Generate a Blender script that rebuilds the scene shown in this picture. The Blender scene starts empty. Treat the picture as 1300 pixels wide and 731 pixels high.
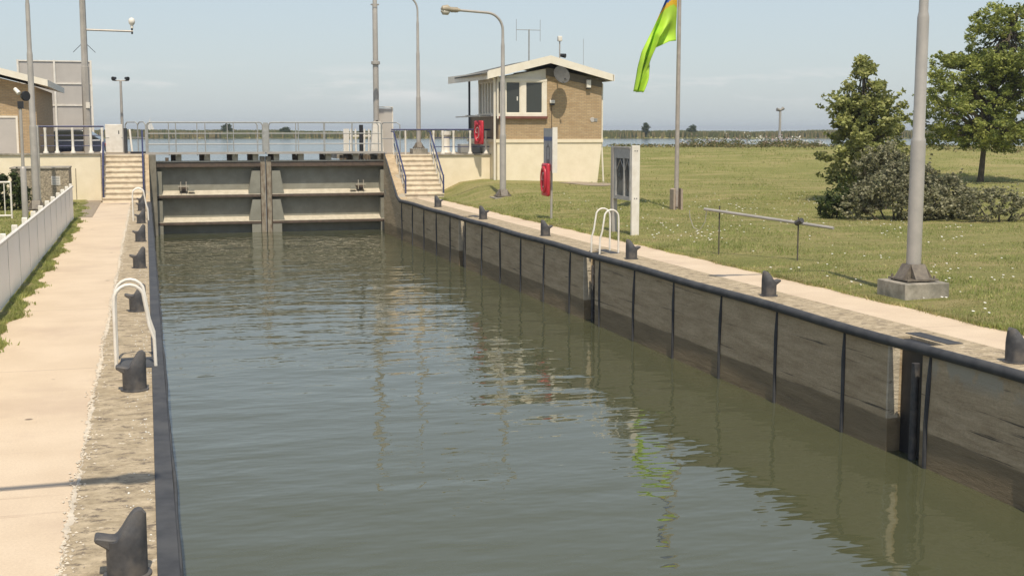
import bpy, bmesh, math, random
from mathutils import Vector, Matrix, noise as mnoise
R = math.radians
random.seed(7)
S = bpy.context.scene
col = S.collection

# ------------------------------------------------------------------ camera
PSI, TH, F = R(15.93), R(7.125), 1620.0
cam_d = bpy.data.cameras.new('camera')
cam = bpy.data.objects.new('camera', cam_d); col.objects.link(cam)
cam.location = (0, 0, 2.8)
cam.rotation_euler = (math.pi/2 - TH, 0, -PSI)
cam_d.sensor_width = 36; cam_d.sensor_fit = 'HORIZONTAL'
cam_d.lens = 36*F/1300
cam_d.clip_start = 0.1; cam_d.clip_end = 20000
S.camera = cam
# ------------------------------------------------------------------ world, sun, exposure
SUN_EL, SUN_AZ = R(61), R(-7)          # azimuth measured from -Y towards +X
w = bpy.data.worlds.new("World"); S.world = w; w.use_nodes = True
nt = w.node_tree; nt.nodes.clear()
out = nt.nodes.new('ShaderNodeOutputWorld'); bg = nt.nodes.new('ShaderNodeBackground')
sky = nt.nodes.new('ShaderNodeTexSky'); sky.sky_type = 'NISHITA'; sky.sun_disc = False
sky.sun_elevation = SUN_EL; sky.sun_rotation = math.pi - SUN_AZ
sky.air_density = 1.0; sky.dust_density = 1.0; sky.ozone_density = 1.0; sky.altitude = 0
bg.inputs['Strength'].default_value = 0.105
# thin low clouds over the horizon
tc = nt.nodes.new('ShaderNodeTexCoord'); mp = nt.nodes.new('ShaderNodeMapping')
mp.inputs['Scale'].default_value = (5, 5, 34)
nz = nt.nodes.new('ShaderNodeTexNoise'); nz.inputs['Scale'].default_value = 1.6; nz.inputs['Detail'].default_value = 7; nz.inputs['Roughness'].default_value = .6
rp = nt.nodes.new('ShaderNodeValToRGB'); rp.color_ramp.elements[0].position = .50; rp.color_ramp.elements[1].position = .68
sp = nt.nodes.new('ShaderNodeSeparateXYZ')
band = nt.nodes.new('ShaderNodeMapRange'); band.inputs[1].default_value = .012; band.inputs[2].default_value = .034
band2 = nt.nodes.new('ShaderNodeMapRange'); band2.inputs[1].default_value = .05; band2.inputs[2].default_value = .036
m1 = nt.nodes.new('ShaderNodeMath'); m1.operation = 'MULTIPLY'; m2 = nt.nodes.new('ShaderNodeMath'); m2.operation = 'MULTIPLY'
m3 = nt.nodes.new('ShaderNodeMath'); m3.operation = 'MULTIPLY'; m3.inputs[1].default_value = .8
mx = nt.nodes.new('ShaderNodeMix'); mx.data_type = 'RGBA'; mx.inputs[7].default_value = (6.4, 6.3, 6.2, 1)
hs = nt.nodes.new('ShaderNodeHueSaturation'); hs.inputs['Saturation'].default_value = .85
hz = nt.nodes.new('ShaderNodeMix'); hz.data_type = 'RGBA'; hz.inputs[0].default_value = .62; hz.inputs[7].default_value = (4.25, 4.85, 5.3, 1)
L = nt.links.new
L(tc.outputs['Generated'], mp.inputs[0]); L(mp.outputs[0], nz.inputs['Vector']); L(nz.outputs['Fac'], rp.inputs[0])
L(tc.outputs['Generated'], sp.inputs[0]); L(sp.outputs['Z'], band.inputs[0]); L(sp.outputs['Z'], band2.inputs[0])
L(band.outputs[0], m1.inputs[0]); L(band2.outputs[0], m1.inputs[1]); L(m1.outputs[0], m2.inputs[0]); L(rp.outputs[0], m2.inputs[1])
L(m2.outputs[0], m3.inputs[0]); L(m3.outputs[0], mx.inputs[0]); L(sky.outputs[0], hs.inputs['Color']); hzf = nt.nodes.new('ShaderNodeMapRange'); hzf.inputs[1].default_value = 0; hzf.inputs[2].default_value = .6; hzf.inputs[3].default_value = .66; hzf.inputs[4].default_value = .12
L(sp.outputs['Z'], hzf.inputs[0]); L(hzf.outputs[0], hz.inputs[0])
L(hs.outputs[0], hz.inputs[6]); L(hz.outputs[2], mx.inputs[6])
L(mx.outputs[2], bg.inputs['Color']); L(bg.outputs[0], out.inputs['Surface'])
sun_d = bpy.data.lights.new('sun', 'SUN'); sun_d.energy = 3.4; sun_d.angle = R(.55); sun_d.color = (1, .90, .74)
sun = bpy.data.objects.new('sun', sun_d); col.objects.link(sun)
sd = Vector((math.sin(SUN_AZ)*math.cos(SUN_EL), -math.cos(SUN_AZ)*math.cos(SUN_EL), math.sin(SUN_EL)))
sun.rotation_euler = sd.to_track_quat('Z', 'Y').to_euler(); sun.location = (0, -20, 40)
S.view_settings.view_transform = 'Standard'; S.view_settings.look = 'None'
S.view_settings.gamma = 1; S.view_settings.exposure = 0.35; S.view_settings.use_curve_mapping = False

# ------------------------------------------------------------------ mesh helpers
class MB:
    def __init__(s): s.v = []; s.f = []; s.mi = []; s.sm = []
    def add(s, vs, fs, mi=0, smooth=False):
        o = len(s.v); s.v += [tuple(p) for p in vs]
        for f in fs: s.f.append(tuple(i+o for i in f)); s.mi.append(mi); s.sm.append(smooth)
    def box(s, x0, x1, y0, y1, z0, z1, mi=0):
        s.add([(x0,y0,z0),(x1,y0,z0),(x1,y1,z0),(x0,y1,z0),(x0,y0,z1),(x1,y0,z1),(x1,y1,z1),(x0,y1,z1)],
              [(0,3,2,1),(4,5,6,7),(0,1,5,4),(1,2,6,5),(2,3,7,6),(3,0,4,7)], mi); return s
    def quad(s, a, b, c, d, mi=0): s.add([a,b,c,d], [(0,1,2,3)], mi); return s
    def prism(s, poly, axis, a, b, mi=0):
        n = len(poly)
        def P(p, t):
            return (t,p[0],p[1]) if axis=='x' else (p[0],t,p[1]) if axis=='y' else (p[0],p[1],t)
        vs = [P(p,a) for p in poly]+[P(p,b) for p in poly]
        s.add(vs, [tuple(range(n))[::-1], tuple(range(n,2*n))]+[(i,(i+1)%n,n+(i+1)%n,n+i) for i in range(n)], mi); return s
    def tube(s, pts, r, n=10, mi=0, cap=True):
        pts = [Vector(p) for p in pts]; m = len(pts)
        rs = r if isinstance(r,(list,tuple)) else [r]*m
        vs = []; up = None
        for i,p in enumerate(pts):
            if i==0: d = pts[1]-p
            elif i==m-1: d = p-pts[i-1]
            else:
                d = (pts[i+1]-p).normalized()+(p-pts[i-1]).normalized()
            if d.length<1e-9: d = pts[min(i+1,m-1)]-pts[max(i-2,0)]
            d.normalize()
            if up is None:
                up = Vector((0,0,1)) if abs(d.z)<.9 else Vector((1,0,0))
            a = d.cross(up).normalized(); b = a.cross(d).normalized(); up = b
            for k in range(n):
                t = 2*math.pi*k/n
                vs.append(p+(a*math.cos(t)+b*math.sin(t))*rs[i])
        fs = []
        for i in range(m-1):
            for k in range(n):
                fs.append((i*n+k, i*n+(k+1)%n, (i+1)*n+(k+1)%n, (i+1)*n+k))
        s.add(vs, fs, mi, True)
        if cap:
            o = len(s.v)-len(vs)
            s.f.append(tuple(o+k for k in range(n))[::-1]); s.mi.append(mi); s.sm.append(False)
            s.f.append(tuple(o+(m-1)*n+k for k in range(n))); s.mi.append(mi); s.sm.append(False)
        return s
    def lathe(s, prof, c=(0,0,0), n=20, mi=0, axis='z', smooth=True):
        vs = []
        for r,z in prof:
            for k in range(n):
                t = 2*math.pi*k/n; a,b = r*math.cos(t), r*math.sin(t)
                p = (a,b,z) if axis=='z' else (z,a,b) if axis=='x' else (a,z,b)
                vs.append((p[0]+c[0],p[1]+c[1],p[2]+c[2]))
        m = len(prof)
        s.add(vs, [(i*n+k, i*n+(k+1)%n, (i+1)*n+(k+1)%n, (i+1)*n+k) for i in range(m-1) for k in range(n)], mi, smooth)
        return s
    def build(s, name, mats, parent=None, bevel=0, fix=True):
        me = bpy.data.meshes.new(name); me.from_pydata(s.v, [], s.f)
        if not isinstance(mats,(list,tuple)): mats = [mats]
        for m in mats: me.materials.append(m)
        me.polygons.foreach_set('material_index', s.mi); me.polygons.foreach_set('use_smooth', s.sm)
        if fix:
            bm = bmesh.new(); bm.from_mesh(me); bmesh.ops.recalc_face_normals(bm, faces=bm.faces); bm.to_mesh(me); bm.free()
        me.update(); me.set_sharp_from_angle(angle=R(38))
        o = bpy.data.objects.new(name, me); col.objects.link(o)
        if parent: o.parent = parent
        if bevel:
            b = o.modifiers.new('bevel','BEVEL'); b.width = bevel; b.segments = 2; b.limit_method = 'ANGLE'; b.angle_limit = R(50)
        return o
def tag(o, label=None, cat=None, group=None, kind=None):
    if label: o['label'] = label
    if cat: o['category'] = cat
    if group: o['group'] = group
    if kind: o['kind'] = kind
    return o
def thing(name, label, cat, loc=(0,0,0), rz=0, group=None):
    o = bpy.data.objects.new(name, None); col.objects.link(o); o.empty_display_size = .2
    o.location = loc; o.rotation_euler = (0,0,rz); return tag(o, label, cat, group)
def dup(root, loc, rz=0, label=None):
    r = root.copy(); col.objects.link(r); r.location = loc; r.rotation_euler = (0,0,rz)
    if label: r['label'] = label
    def rec(a, b):
        for ch in list(a.children):
            c = ch.copy(); col.objects.link(c); c.parent = b; rec(ch, c)
    rec(root, r); return r
def struct(o): o['kind'] = 'structure'; return o

# ------------------------------------------------------------------ materials
def nodes(name):
    m = bpy.data.materials.new(name); m.use_nodes = True
    t = m.node_tree; b = t.nodes['Principled BSDF']; return m, t, b
def mixrgb(t, fac, a, b, mode='MIX'):
    n = t.nodes.new('ShaderNodeMix'); n.data_type = 'RGBA'; n.blend_type = mode
    for i,v in ((0,fac),(6,a),(7,b)):
        if hasattr(v,'is_linked') or hasattr(v,'links'): t.links.new(v, n.inputs[i])
        else: n.inputs[i].default_value = v if i==0 else (*v[:3],1)
    return n.outputs[2]
def coords(t, scale=(1,1,1), out='Object'):
    c = t.nodes.new('ShaderNodeTexCoord'); m = t.nodes.new('ShaderNodeMapping'); m.inputs['Scale'].default_value = scale
    t.links.new(c.outputs[out], m.inputs[0]); return m.outputs[0]
def noise(t, vec, scale=5, detail=6, rough=.6, lo=.35, hi=.65):
    n = t.nodes.new('ShaderNodeTexNoise'); n.inputs['Scale'].default_value = scale
    n.inputs['Detail'].default_value = detail; n.inputs['Roughness'].default_value = rough
    t.links.new(vec, n.inputs['Vector'])
    r = t.nodes.new('ShaderNodeMapRange'); r.inputs[1].default_value = lo; r.inputs[2].default_value = hi
    t.links.new(n.outputs['Fac'], r.inputs[0]); return r.outputs[0]
def bump(t, b, h, strength=.3, dist=.01):
    n = t.nodes.new('ShaderNodeBump'); n.inputs['Strength'].default_value = strength; n.inputs['Distance'].default_value = dist
    t.links.new(h, n.inputs['Height']); t.links.new(n.outputs[0], b.inputs['Normal'])
def mat(name, c, rough=.6, c2=None, scale=6, stretch=(1,1,1), bmp=0, bdist=.01, metal=0, c3=None, scale3=1.3, lo=.35, hi=.65, spec=.5):
    m, t, b = nodes(name); b.inputs['Roughness'].default_value = rough; b.inputs['Metallic'].default_value = metal
    b.inputs['Specular IOR Level'].default_value = spec
    if c2 is None: c2 = tuple(v*.78 for v in c)
    v = coords(t, stretch); n = noise(t, v, scale, lo=lo, hi=hi)
    o = mixrgb(t, n, c2, c)
    if c3: o = mixrgb(t, noise(t, v, scale3, 4, .5, .45, .7), o, c3)
    t.links.new(o, b.inputs['Base Color'])
    if bmp: bump(t, b, n, bmp, bdist)
    return m
M = {}
M['steel'] = mat('galvanised_steel', (.45,.415,.37), .45, (.37,.345,.31), 3, metal=.15)
M['rail'] = mat('grey_rail_paint', (.40,.40,.38), .5, (.30,.30,.28), 8)
M['white'] = mat('white_paint', (.80,.76,.68), .45, (.68,.63,.54), 4)
M['blue'] = mat('blue_paint', (.05,.056,.145), .4, (.04,.045,.10), 6)
M['iron'] = mat('dark_cast_iron', (.075,.074,.076), .6, (.045,.045,.048), 14, bmp=.35, bdist=.005, c3=(.125,.11,.095), scale3=6)
M['rubber'] = mat('dark_rubber', (.066,.067,.071), .6, (.045,.046,.049), 7, spec=.25, c3=(.085,.085,.085), scale3=2)
M['black'] = mat('black_plastic', (.025,.025,.028), .5)
M['gate'] = mat('olive_grey_gate_paint', (.285,.275,.22), .55, (.225,.215,.17), 2.5)
M['gatelip'] = mat('dark_brown_gate_edge', (.13,.09,.065), .7, (.08,.06,.045), 6)  # darker and browner than the gate paint
M['gatecream'] = mat('pale_sunlit_beam_top', (.58,.52,.41), .6, (.46,.41,.31), 5)  # cream; the sun on the beam tops is put into the colour
M['cream'] = mat('cream_painted_brick', (.85,.75,.56), .7, (.78,.68,.49), 2.5)
M['greybox'] = mat('grey_metal_box', (.33,.33,.31), .5)
M['red'] = mat('red_plastic', (.55,.035,.05), .35, (.42,.02,.035), 5)
M['redlight'] = mat('faded_red_plastic', (.62,.16,.15), .4)
M['concrete'] = mat('plain_concrete', (.42,.38,.31), .85, (.27,.24,.19), 7, bmp=.3, c3=(.16,.15,.12), scale3=3)
M['dkconc'] = mat('aggregate_concrete', (.50,.42,.30), .9, (.20,.17,.125), 22, bmp=.6, bdist=.02)
M['wood'] = mat('weathered_timber', (.20,.15,.10), .85, (.10,.075,.05), 8, stretch=(1,1,.15))
M['trunk'] = mat('bark', (.13,.105,.075), .9, (.06,.05,.035), 12, stretch=(1,1,.3), bmp=.5)
M['roof'] = mat('roof_felt', (.12,.115,.10), .85)
M['panel'] = mat('grey_sign_back', (.50,.465,.42), .5, (.45,.42,.38), 1.5)
M['roofw'] = mat('white_fascia', (.83,.77,.65), .5, (.76,.69,.56), 3)
M['stair'] = mat('stair_stone', (.74,.65,.50), .9, (.66,.57,.43), 3, c3=(.55,.46,.34), scale3=5)
M['orange'] = mat('yellow_plastic', (.75,.55,.06), .4)

def m_flatwhite(n, c, tr): return m_leaf(n, tuple(v/1.0 for v in c), tr)
def m_path():
    m, t, b = nodes('beige_path'); b.inputs['Roughness'].default_value = .88
    v = coords(t); n = noise(t, v, 1.1, 6, .6); n2 = noise(t, v, 45, 3, .6, .3, .7)
    o = mixrgb(t, n, (.61,.485,.345), (.68,.55,.40)); o = mixrgb(t, n2, mixrgb(t, .82, (.2,.15,.1), o), o)
    # cross seams
    st = coords(t, (.25,6,1)); n3 = noise(t, st, 1.3, 6, .7, .62, .72); o = mixrgb(t, n3, o, (.44,.33,.235)); o = mixrgb(t, noise(t, v, .5, 5, .65, .52, .75), o, (.50,.385,.28))
    # dark spots
    vo = t.nodes.new('ShaderNodeTexVoronoi'); vo.inputs['Scale'].default_value = 1.15; t.links.new(v, vo.inputs['Vector'])
    r = t.nodes.new('ShaderNodeMapRange'); r.inputs[1].default_value = .055; r.inputs[2].default_value = .035; t.links.new(vo.outputs['Distance'], r.inputs[0])
    o = mixrgb(t, r.outputs[0], o, (.20,.15,.11))
    # board joints every 2.4 m
    w_ = t.nodes.new('ShaderNodeSeparateXYZ'); t.links.new(v, w_.inputs[0])
    a = t.nodes.new('ShaderNodeMath'); a.operation='PINGPONG'; a.inputs[1].default_value = 2.6; t.links.new(w_.outputs['Y'], a.inputs[0])
    r2 = t.nodes.new('ShaderNodeMapRange'); r2.inputs[1].default_value = .014; r2.inputs[2].default_value = .006; t.links.new(a.outputs[0], r2.inputs[0])
    g = t.nodes.new('ShaderNodeMath'); g.operation='MULTIPLY'; g.inputs[1].default_value=.55; t.links.new(r2.outputs[0], g.inputs[0])
    o = mixrgb(t, g.outputs[0], o, (.25,.18,.13))
    t.links.new(o, b.inputs['Base Color']); bump(t, b, n2, .25, .006); return m
def m_coping():
    m, t, b = nodes('weathered_coping_stone'); b.inputs['Roughness'].default_value = .92
    v = coords(t); st = coords(t, (1.0,1.5,1)); n = noise(t, st, 3.4, 8, .72, .38, .62); n2 = noise(t, v, 18, 5, .65, .3, .7)
    o = mixrgb(t, n, (.34,.27,.17), (.57,.465,.315)); o = mixrgb(t, n2, mixrgb(t, .72, (.08,.06,.04), o), o)
    n4 = noise(t, coords(t,(1,1.5,1)), 5.5, 9, .8, .52, .60); o = mixrgb(t, n4, o, (.15,.118,.085))
    n5 = noise(t, v, 9, 4, .6, .66, .70); o = mixrgb(t, n5, o, (.60,.53,.42))
    t.links.new(o, b.inputs['Base Color']); bump(t, b, n, .5, .012); return m
def m_wall(name='stained_chamber_concrete', c1=(.42,.31,.185), c2=(.63,.49,.31)):
    m, t, b = nodes(name); b.inputs['Roughness'].default_value = .85
    v = coords(t); st = coords(t, (1,.4,2.6)); n = noise(t, st, 2.3, 9, .74, .36, .64); n2 = noise(t, v, 22, 5, .7, .3, .7)
    o = mixrgb(t, n, c1, c2); o = mixrgb(t, n2, mixrgb(t, .75, (.07,.055,.04), o), o)
    # board lines
    ln = coords(t, (1,.12,5)); n3 = noise(t, ln, 2.4, 6, .7, .60, .66); o = mixrgb(t, n3, o, (.10,.08,.055))
    # pale patched plaster below the coping near the camera
    s = t.nodes.new('ShaderNodeSeparateXYZ'); t.links.new(v, s.inputs[0])
    def rng(sock, a, b_):
        r = t.nodes.new('ShaderNodeMapRange'); r.inputs[1].default_value=a; r.inputs[2].default_value=b_; t.links.new(sock, r.inputs[0]); return r.outputs[0]
    def mul(a, b_):
        k = t.nodes.new('ShaderNodeMath'); k.operation='MULTIPLY'; t.links.new(a,k.inputs[0]); t.links.new(b_,k.inputs[1]); return k.outputs[0]
    nn = noise(t, v, 2.2, 6, .6, .42, .52)
    pt = mul(mul(rng(s.outputs['Z'], -.42, -.25), nn), rng(s.outputs['Y'], 14.2, 13.9))
    o = mixrgb(t, pt, o, (.43,.38,.29))
    nn2 = noise(t, coords(t,(1,.8,1)), 1.2, 6, .6, .55, .62)
    o = mixrgb(t, mul(rng(s.outputs['Z'], -.16, -.08), nn2), o, (.38,.33,.25))
    # wet, algae-dark band above the water line
    zz = t.nodes.new('ShaderNodeMath'); zz.operation='MULTIPLY_ADD'; zz.inputs[1].default_value=.035; 
    t.links.new(noise(t, coords(t,(1,.6,1)), 1.5, 4, .5), zz.inputs[0]); t.links.new(s.outputs['Z'], zz.inputs[2])
    wet = rng(zz.outputs[0], -1.09, -1.12)
    o = mixrgb(t, wet, o, mixrgb(t, n, (.205,.155,.09), (.29,.22,.13)))
    t.links.new(o, b.inputs['Base Color']); bump(t, b, n, .6, .02); return m
def m_grass():
    m, t, b = nodes('mown_grass'); b.inputs['Roughness'].default_value = 1; b.inputs['Specular IOR Level'].default_value = .1
    v = coords(t); n = noise(t, v, .35, 6, .65, .36, .64); n2 = noise(t, v, 9, 6, .75, .3, .7); n3 = noise(t, coords(t,(.35,1.5,1)), .8, 6, .7, .47, .64)
    o = mixrgb(t, n, (.25,.255,.085), (.34,.32,.125)); o = mixrgb(t, n2, mixrgb(t, .55, (.12,.14,.04), o), o)
    o = mixrgb(t, n3, o, (.38,.32,.15))
    t.links.new(o, b.inputs['Base Color']); bump(t, b, n2, .9, .05); return m
def m_brick():
    m, t, b = nodes('sand_brick'); b.inputs['Roughness'].default_value = .85
    c = t.nodes.new('ShaderNodeTexCoord'); s = t.nodes.new('ShaderNodeSeparateXYZ'); t.links.new(c.outputs['Object'], s.inputs[0])
    a = t.nodes.new('ShaderNodeMath'); t.links.new(s.outputs['X'], a.inputs[0]); t.links.new(s.outputs['Y'], a.inputs[1])
    k = t.nodes.new('ShaderNodeCombineXYZ'); t.links.new(a.outputs[0], k.inputs[0]); t.links.new(s.outputs['Z'], k.inputs[1])
    br = t.nodes.new('ShaderNodeTexBrick'); br.inputs['Scale'].default_value = 1; br.inputs['Brick Width'].default_value = .22; br.inputs['Row Height'].default_value = .065
    br.inputs['Mortar Size'].default_value = .011; br.inputs['Color1'].default_value = (.43,.295,.155,1); br.inputs['Color2'].default_value = (.53,.385,.22,1); br.inputs['Mortar'].default_value = (.33,.26,.17,1)
    t.links.new(k.outputs[0], br.inputs['Vector'])
    n = noise(t, coords(t), 3, 6, .6); o = mixrgb(t, n, mixrgb(t, .8, (.25,.14,.07), br.outputs['Color']), br.outputs['Color'])
    t.links.new(o, b.inputs['Base Color']); bump(t, b, br.outputs['Fac'], -.3, .01); return m
def m_water(name, deep, amp, sx, sy, scale, rough=.03, big=.5):
    m, t, b = nodes(name); b.inputs['Base Color'].default_value = (*deep,1); b.inputs['Roughness'].default_value = rough
    b.inputs['IOR'].default_value = 1.45; b.inputs['Specular IOR Level'].default_value = .5
    n1 = noise(t, coords(t,(sx,sy,1)), scale, 3, .5, 0, 1); n2 = noise(t, coords(t,(sx,sy,1)), scale*3.1, 2, .5, 0, 1)
    patch = noise(t, coords(t), .22, 2, .5, .38, .62)
    add = t.nodes.new('ShaderNodeMath'); add.operation='MULTIPLY_ADD'; add.inputs[1].default_value = big; t.links.new(n2, add.inputs[0]); t.links.new(n1, add.inputs[2])
    # livelier towards the gate, calmer near the camera
    s = t.nodes.new('ShaderNodeSeparateXYZ'); t.links.new(coords(t), s.inputs[0])
    r = t.nodes.new('ShaderNodeMapRange'); r.inputs[1].default_value = 14; r.inputs[2].default_value = 42; r.inputs[3].default_value = .42; r.inputs[4].default_value = 1.0
    t.links.new(s.outputs['Y'], r.inputs[0])
    mm = t.nodes.new('ShaderNodeMath'); mm.operation='MULTIPLY'; t.links.new(add.outputs[0], mm.inputs[0]); t.links.new(r.outputs[0], mm.inputs[1])
    m5 = t.nodes.new('ShaderNodeMapRange'); m5.inputs[3].default_value=.6; m5.inputs[4].default_value=1.1; t.links.new(patch, m5.inputs[0])
    m4 = t.nodes.new('ShaderNodeMath'); m4.operation='MULTIPLY'; t.links.new(mm.outputs[0], m4.inputs[0]); t.links.new(m5.outputs[0], m4.inputs[1])
    bump(t, b, m4.outputs[0], 1, amp); return m
def m_glass(name='window_glass', c=(.045,.05,.045)):
    m, t, b = nodes(name); b.inputs['Base Color'].default_value = (*c,1); b.inputs['Roughness'].default_value = .06; b.inputs['Specular IOR Level'].default_value = .6
    return m
def m_leaf(name, c, tr=.35):
    m, t, b = nodes(name); b.inputs['Roughness'].default_value = .55; b.inputs['Specular IOR Level'].default_value = .3
    n = noise(t, coords(t), 1.1, 3, .5, .3, .7); o = mixrgb(t, n, tuple(v*.7 for v in c), tuple(v*1.25 for v in c))
    t.links.new(o, b.inputs['Base Color'])
    tl = t.nodes.new('ShaderNodeBsdfTranslucent'); t.links.new(o, tl.inputs[0]); mx = t.nodes.new('ShaderNodeMixShader'); mx.inputs[0].default_value = tr
    t.links.new(b.outputs[0], mx.inputs[1]); t.links.new(tl.outputs[0], mx.inputs[2]); t.links.new(mx.outputs[0], t.nodes['Material Output'].inputs[0]); return m
M['path'] = m_path(); M['coping'] = m_coping(); M['wall'] = m_wall(); M['reveal'] = m_wall('sunlit_reveal_concrete', (.52,.44,.32), (.70,.61,.46)); M['grass'] = m_grass(); M['brick'] = m_brick()  # reveal: paler copy of the wall, sunlight put into its colour
M['water'] = m_water('murky_lock_water', (.076,.080,.042), .088, .7, 1.35, .85, rough=.02, big=.10)
M['lake'] = m_water('lake_water', (.035,.05,.06), .12, .5, .9, .8, .10)
M['glass'] = m_glass(); M['pave'] = mat('brick_paving', (.36,.29,.21), .9, (.22,.18,.13), 12, bmp=.3)
M['leafA'] = [m_leaf('leaf_mid', (.25,.285,.065)), m_leaf('leaf_light', (.38,.40,.11)), m_leaf('leaf_deep', (.15,.19,.05))]
M['leafB'] = [m_leaf('leaf_pale', (.30,.32,.10)), m_leaf('leaf_paler', (.40,.40,.15)), m_leaf('leaf_dull', (.18,.20,.07))]
M['leafC'] = [m_leaf('willow_grey', (.24,.235,.13)), m_leaf('willow_silver', (.38,.36,.23)), m_leaf('willow_dark', (.13,.135,.07))]
M['leafD'] = [m_leaf('hedge_green', (.06,.09,.025)), m_leaf('hedge_light', (.10,.13,.035)), m_leaf('hedge_dark', (.035,.05,.018))]
M['reed'] = [m_leaf('reed_green', (.15,.16,.06)), m_leaf('reed_straw', (.30,.24,.12)), m_leaf('reed_dark', (.075,.085,.035))]
M['blade'] = [m_leaf('blade_green', (.30,.335,.10), .4), m_leaf('blade_light', (.42,.42,.155), .4), m_leaf('blade_dry', (.48,.42,.19), .4)]
M['petal'] = mat('white_petals', (.8,.78,.70), .7); M['pink'] = mat('pink_flowers', (.45,.30,.30), .8)

# ------------------------------------------------------------------ setting
def smooth(a, b, x):
    t = max(0, min(1, (x-a)/(b-a))); return t*t*(3-2*t)
def hn(x, y):
    return .5*math.sin(.55*x+1.3*math.sin(.31*y))+.35*math.sin(.83*y+.9*math.sin(.47*x))+.15*math.sin(1.7*x+2.1*y)
def zr(x, y):            # right-hand lawn
    e = smooth(11.3, 14, x)
    z = .035 + .05*e + .02*e*hn(x,y)
    z += (.40*smooth(38, 52, y) + .032*(18.8-min(x,22))*smooth(46,52,y))*smooth(11.5,13.4,x)
    k = smooth(17, 21, x)
    z += 1.30*smooth(52, 69, y)*k*(1+.035*hn(x*.6,y*.5))
    z -= 3.2*smooth(73, 90, y)*k + (1-k)*3*smooth(59, 64, y)
    return z
def grid(name, xs, ys, zf, m):
    b = MB(); nx, ny = len(xs), len(ys)
    b.add([(x,y,zf(x,y)) for y in ys for x in xs], [(j*nx+i, j*nx+i+1, (j+1)*nx+i+1, (j+1)*nx+i) for j in range(ny-1) for i in range(nx-1)], 0, True)
    return b.build(name, m, fix=False)
def fr(a, b, st):
    n = int(round((b-a)/st)); return [a+(b-a)*i/n for i in range(n+1)]
# wiggly edge between path and lawn
def edgeR(y): return 11.42 + .03*math.sin(y*2.3)+.025*math.sin(y*5.1+1) - .2*smooth(26,40,y)
b = MB(); ys = fr(-12, 100, .5)
offs = [0,.15,.4,.9,1.6,2.6,4,6,8,10,13,16,20,25,31,38,46,56,70,90,120,160,240]
vs = []
for y in ys:
    for o in offs:
        x = edgeR(y)+o; vs.append((x, y, zr(x,y) if o else .0))
nx = len(offs)
b.add(vs, [(j*nx+i, j*nx+i+1, (j+1)*nx+i+1, (j+1)*nx+i) for j in range(len(ys)-1) for i in range(nx-1)], 0, True)
struct(b.build('lawn', M['grass'], fix=False))
def edgeL(y): return -1.96 + .07*math.sin(y*1.9)+.05*math.sin(y*4.7+1)-.22*smooth(36,48,y)
b = MB(); offs = [0,.1,.3,.8,2,4,8,16,40,90]; ys = fr(-12, 52.5, .4); vs = []
for y in ys:
    for o in offs:
        x = edgeL(y)-o; vs.append((x,y,.0 if o==0 else .03+.01*math.sin(3*y+o)))
nx = len(offs)
b.add(vs, [(j*nx+i, j*nx+i+1, (j+1)*nx+i+1, (j+1)*nx+i) for j in range(len(ys)-1) for i in range(nx-1)], 0, True)
b.build('ground', M['grass'], fix=False)['kind'] = 'structure'
struct(MB().box(-2.5, -.62, -12, 50.9, -.3, 0).build('path', M['path']))
struct(MB().box(10.42, 11.8, -12, 50.6, -.3, 0).build('path', M['path']))
struct(MB().box(-3.2, -1.7, 42.5, 52.4, -.2, .012).build('pavement', M['pave']))
struct(MB().quad((-.62,0,.0),( -.60,0,0),(-.6,0,0),(-.62,0,0)).build('ground_joint', M['petal'])) if False else None
# lock walls: coping + face, split at the ladder niches
niches = [(14.22,15.0),(26.85,27.6),(39.2,39.85)]
def lockwall(side):
    b = MB(); bc = MB()
    if side>0: x0, x1, xc = 9.6, 10.42, 9.6
    else: x0, x1 = -.62, .10
    yy = -12
    segs = []
    for a,c in (niches if side>0 else [(2,2.7),(15.4,16.1),(27.9,28.6),(40.4,41.1)]):
        segs.append((yy,a)); yy = c
    segs.append((yy, 53.3 if side>0 else 54.2))
    for a,c in segs: b.box(x0, x1, a, c, -3.2, -.06)
    for a,c in (niches if side>0 else [(2,2.7),(15.4,16.1),(27.9,28.6),(40.4,41.1)]):
        if side>0: b.box(x0+.32, x1, a, c, -3.2, -.06)
        else: b.box(x0, x1-.32, a, c, -3.2, -.06)
    o = b.build('lock_wall', M['wall'], fix=False); return o
wr = thing('lock_wall', 'stained concrete chamber wall under the right path with dark vertical strips', 'lock wall')
ow = lockwall(1); ow.name = 'wall_face'; ow.parent = wr
cp = MB(); yy = -12
for a,c in niches+[(50.2,50.2)]:
    cp.box(9.6, 10.42, yy, a, -.0601, .004); cp.box(9.915, 10.42, a, c, -.0601, .004) if c>a else None; yy = c
cp.build('coping', M['coping'], wr)
# ramped wing rising beside the stairs
wg = MB().prism([(50.0,-.06),(50.0,.004),(50.6,.12),(52.9,1.70),(53.3,1.72),(53.3,-.06)], 'x', 9.6, 9.97); wg.build('wing_wall', M['wall'], wr)
wg = MB().box(9.975, 10.4, 53.31, 58.5, -3.2, 1.695).build('pier', M['wall'], wr)
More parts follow.
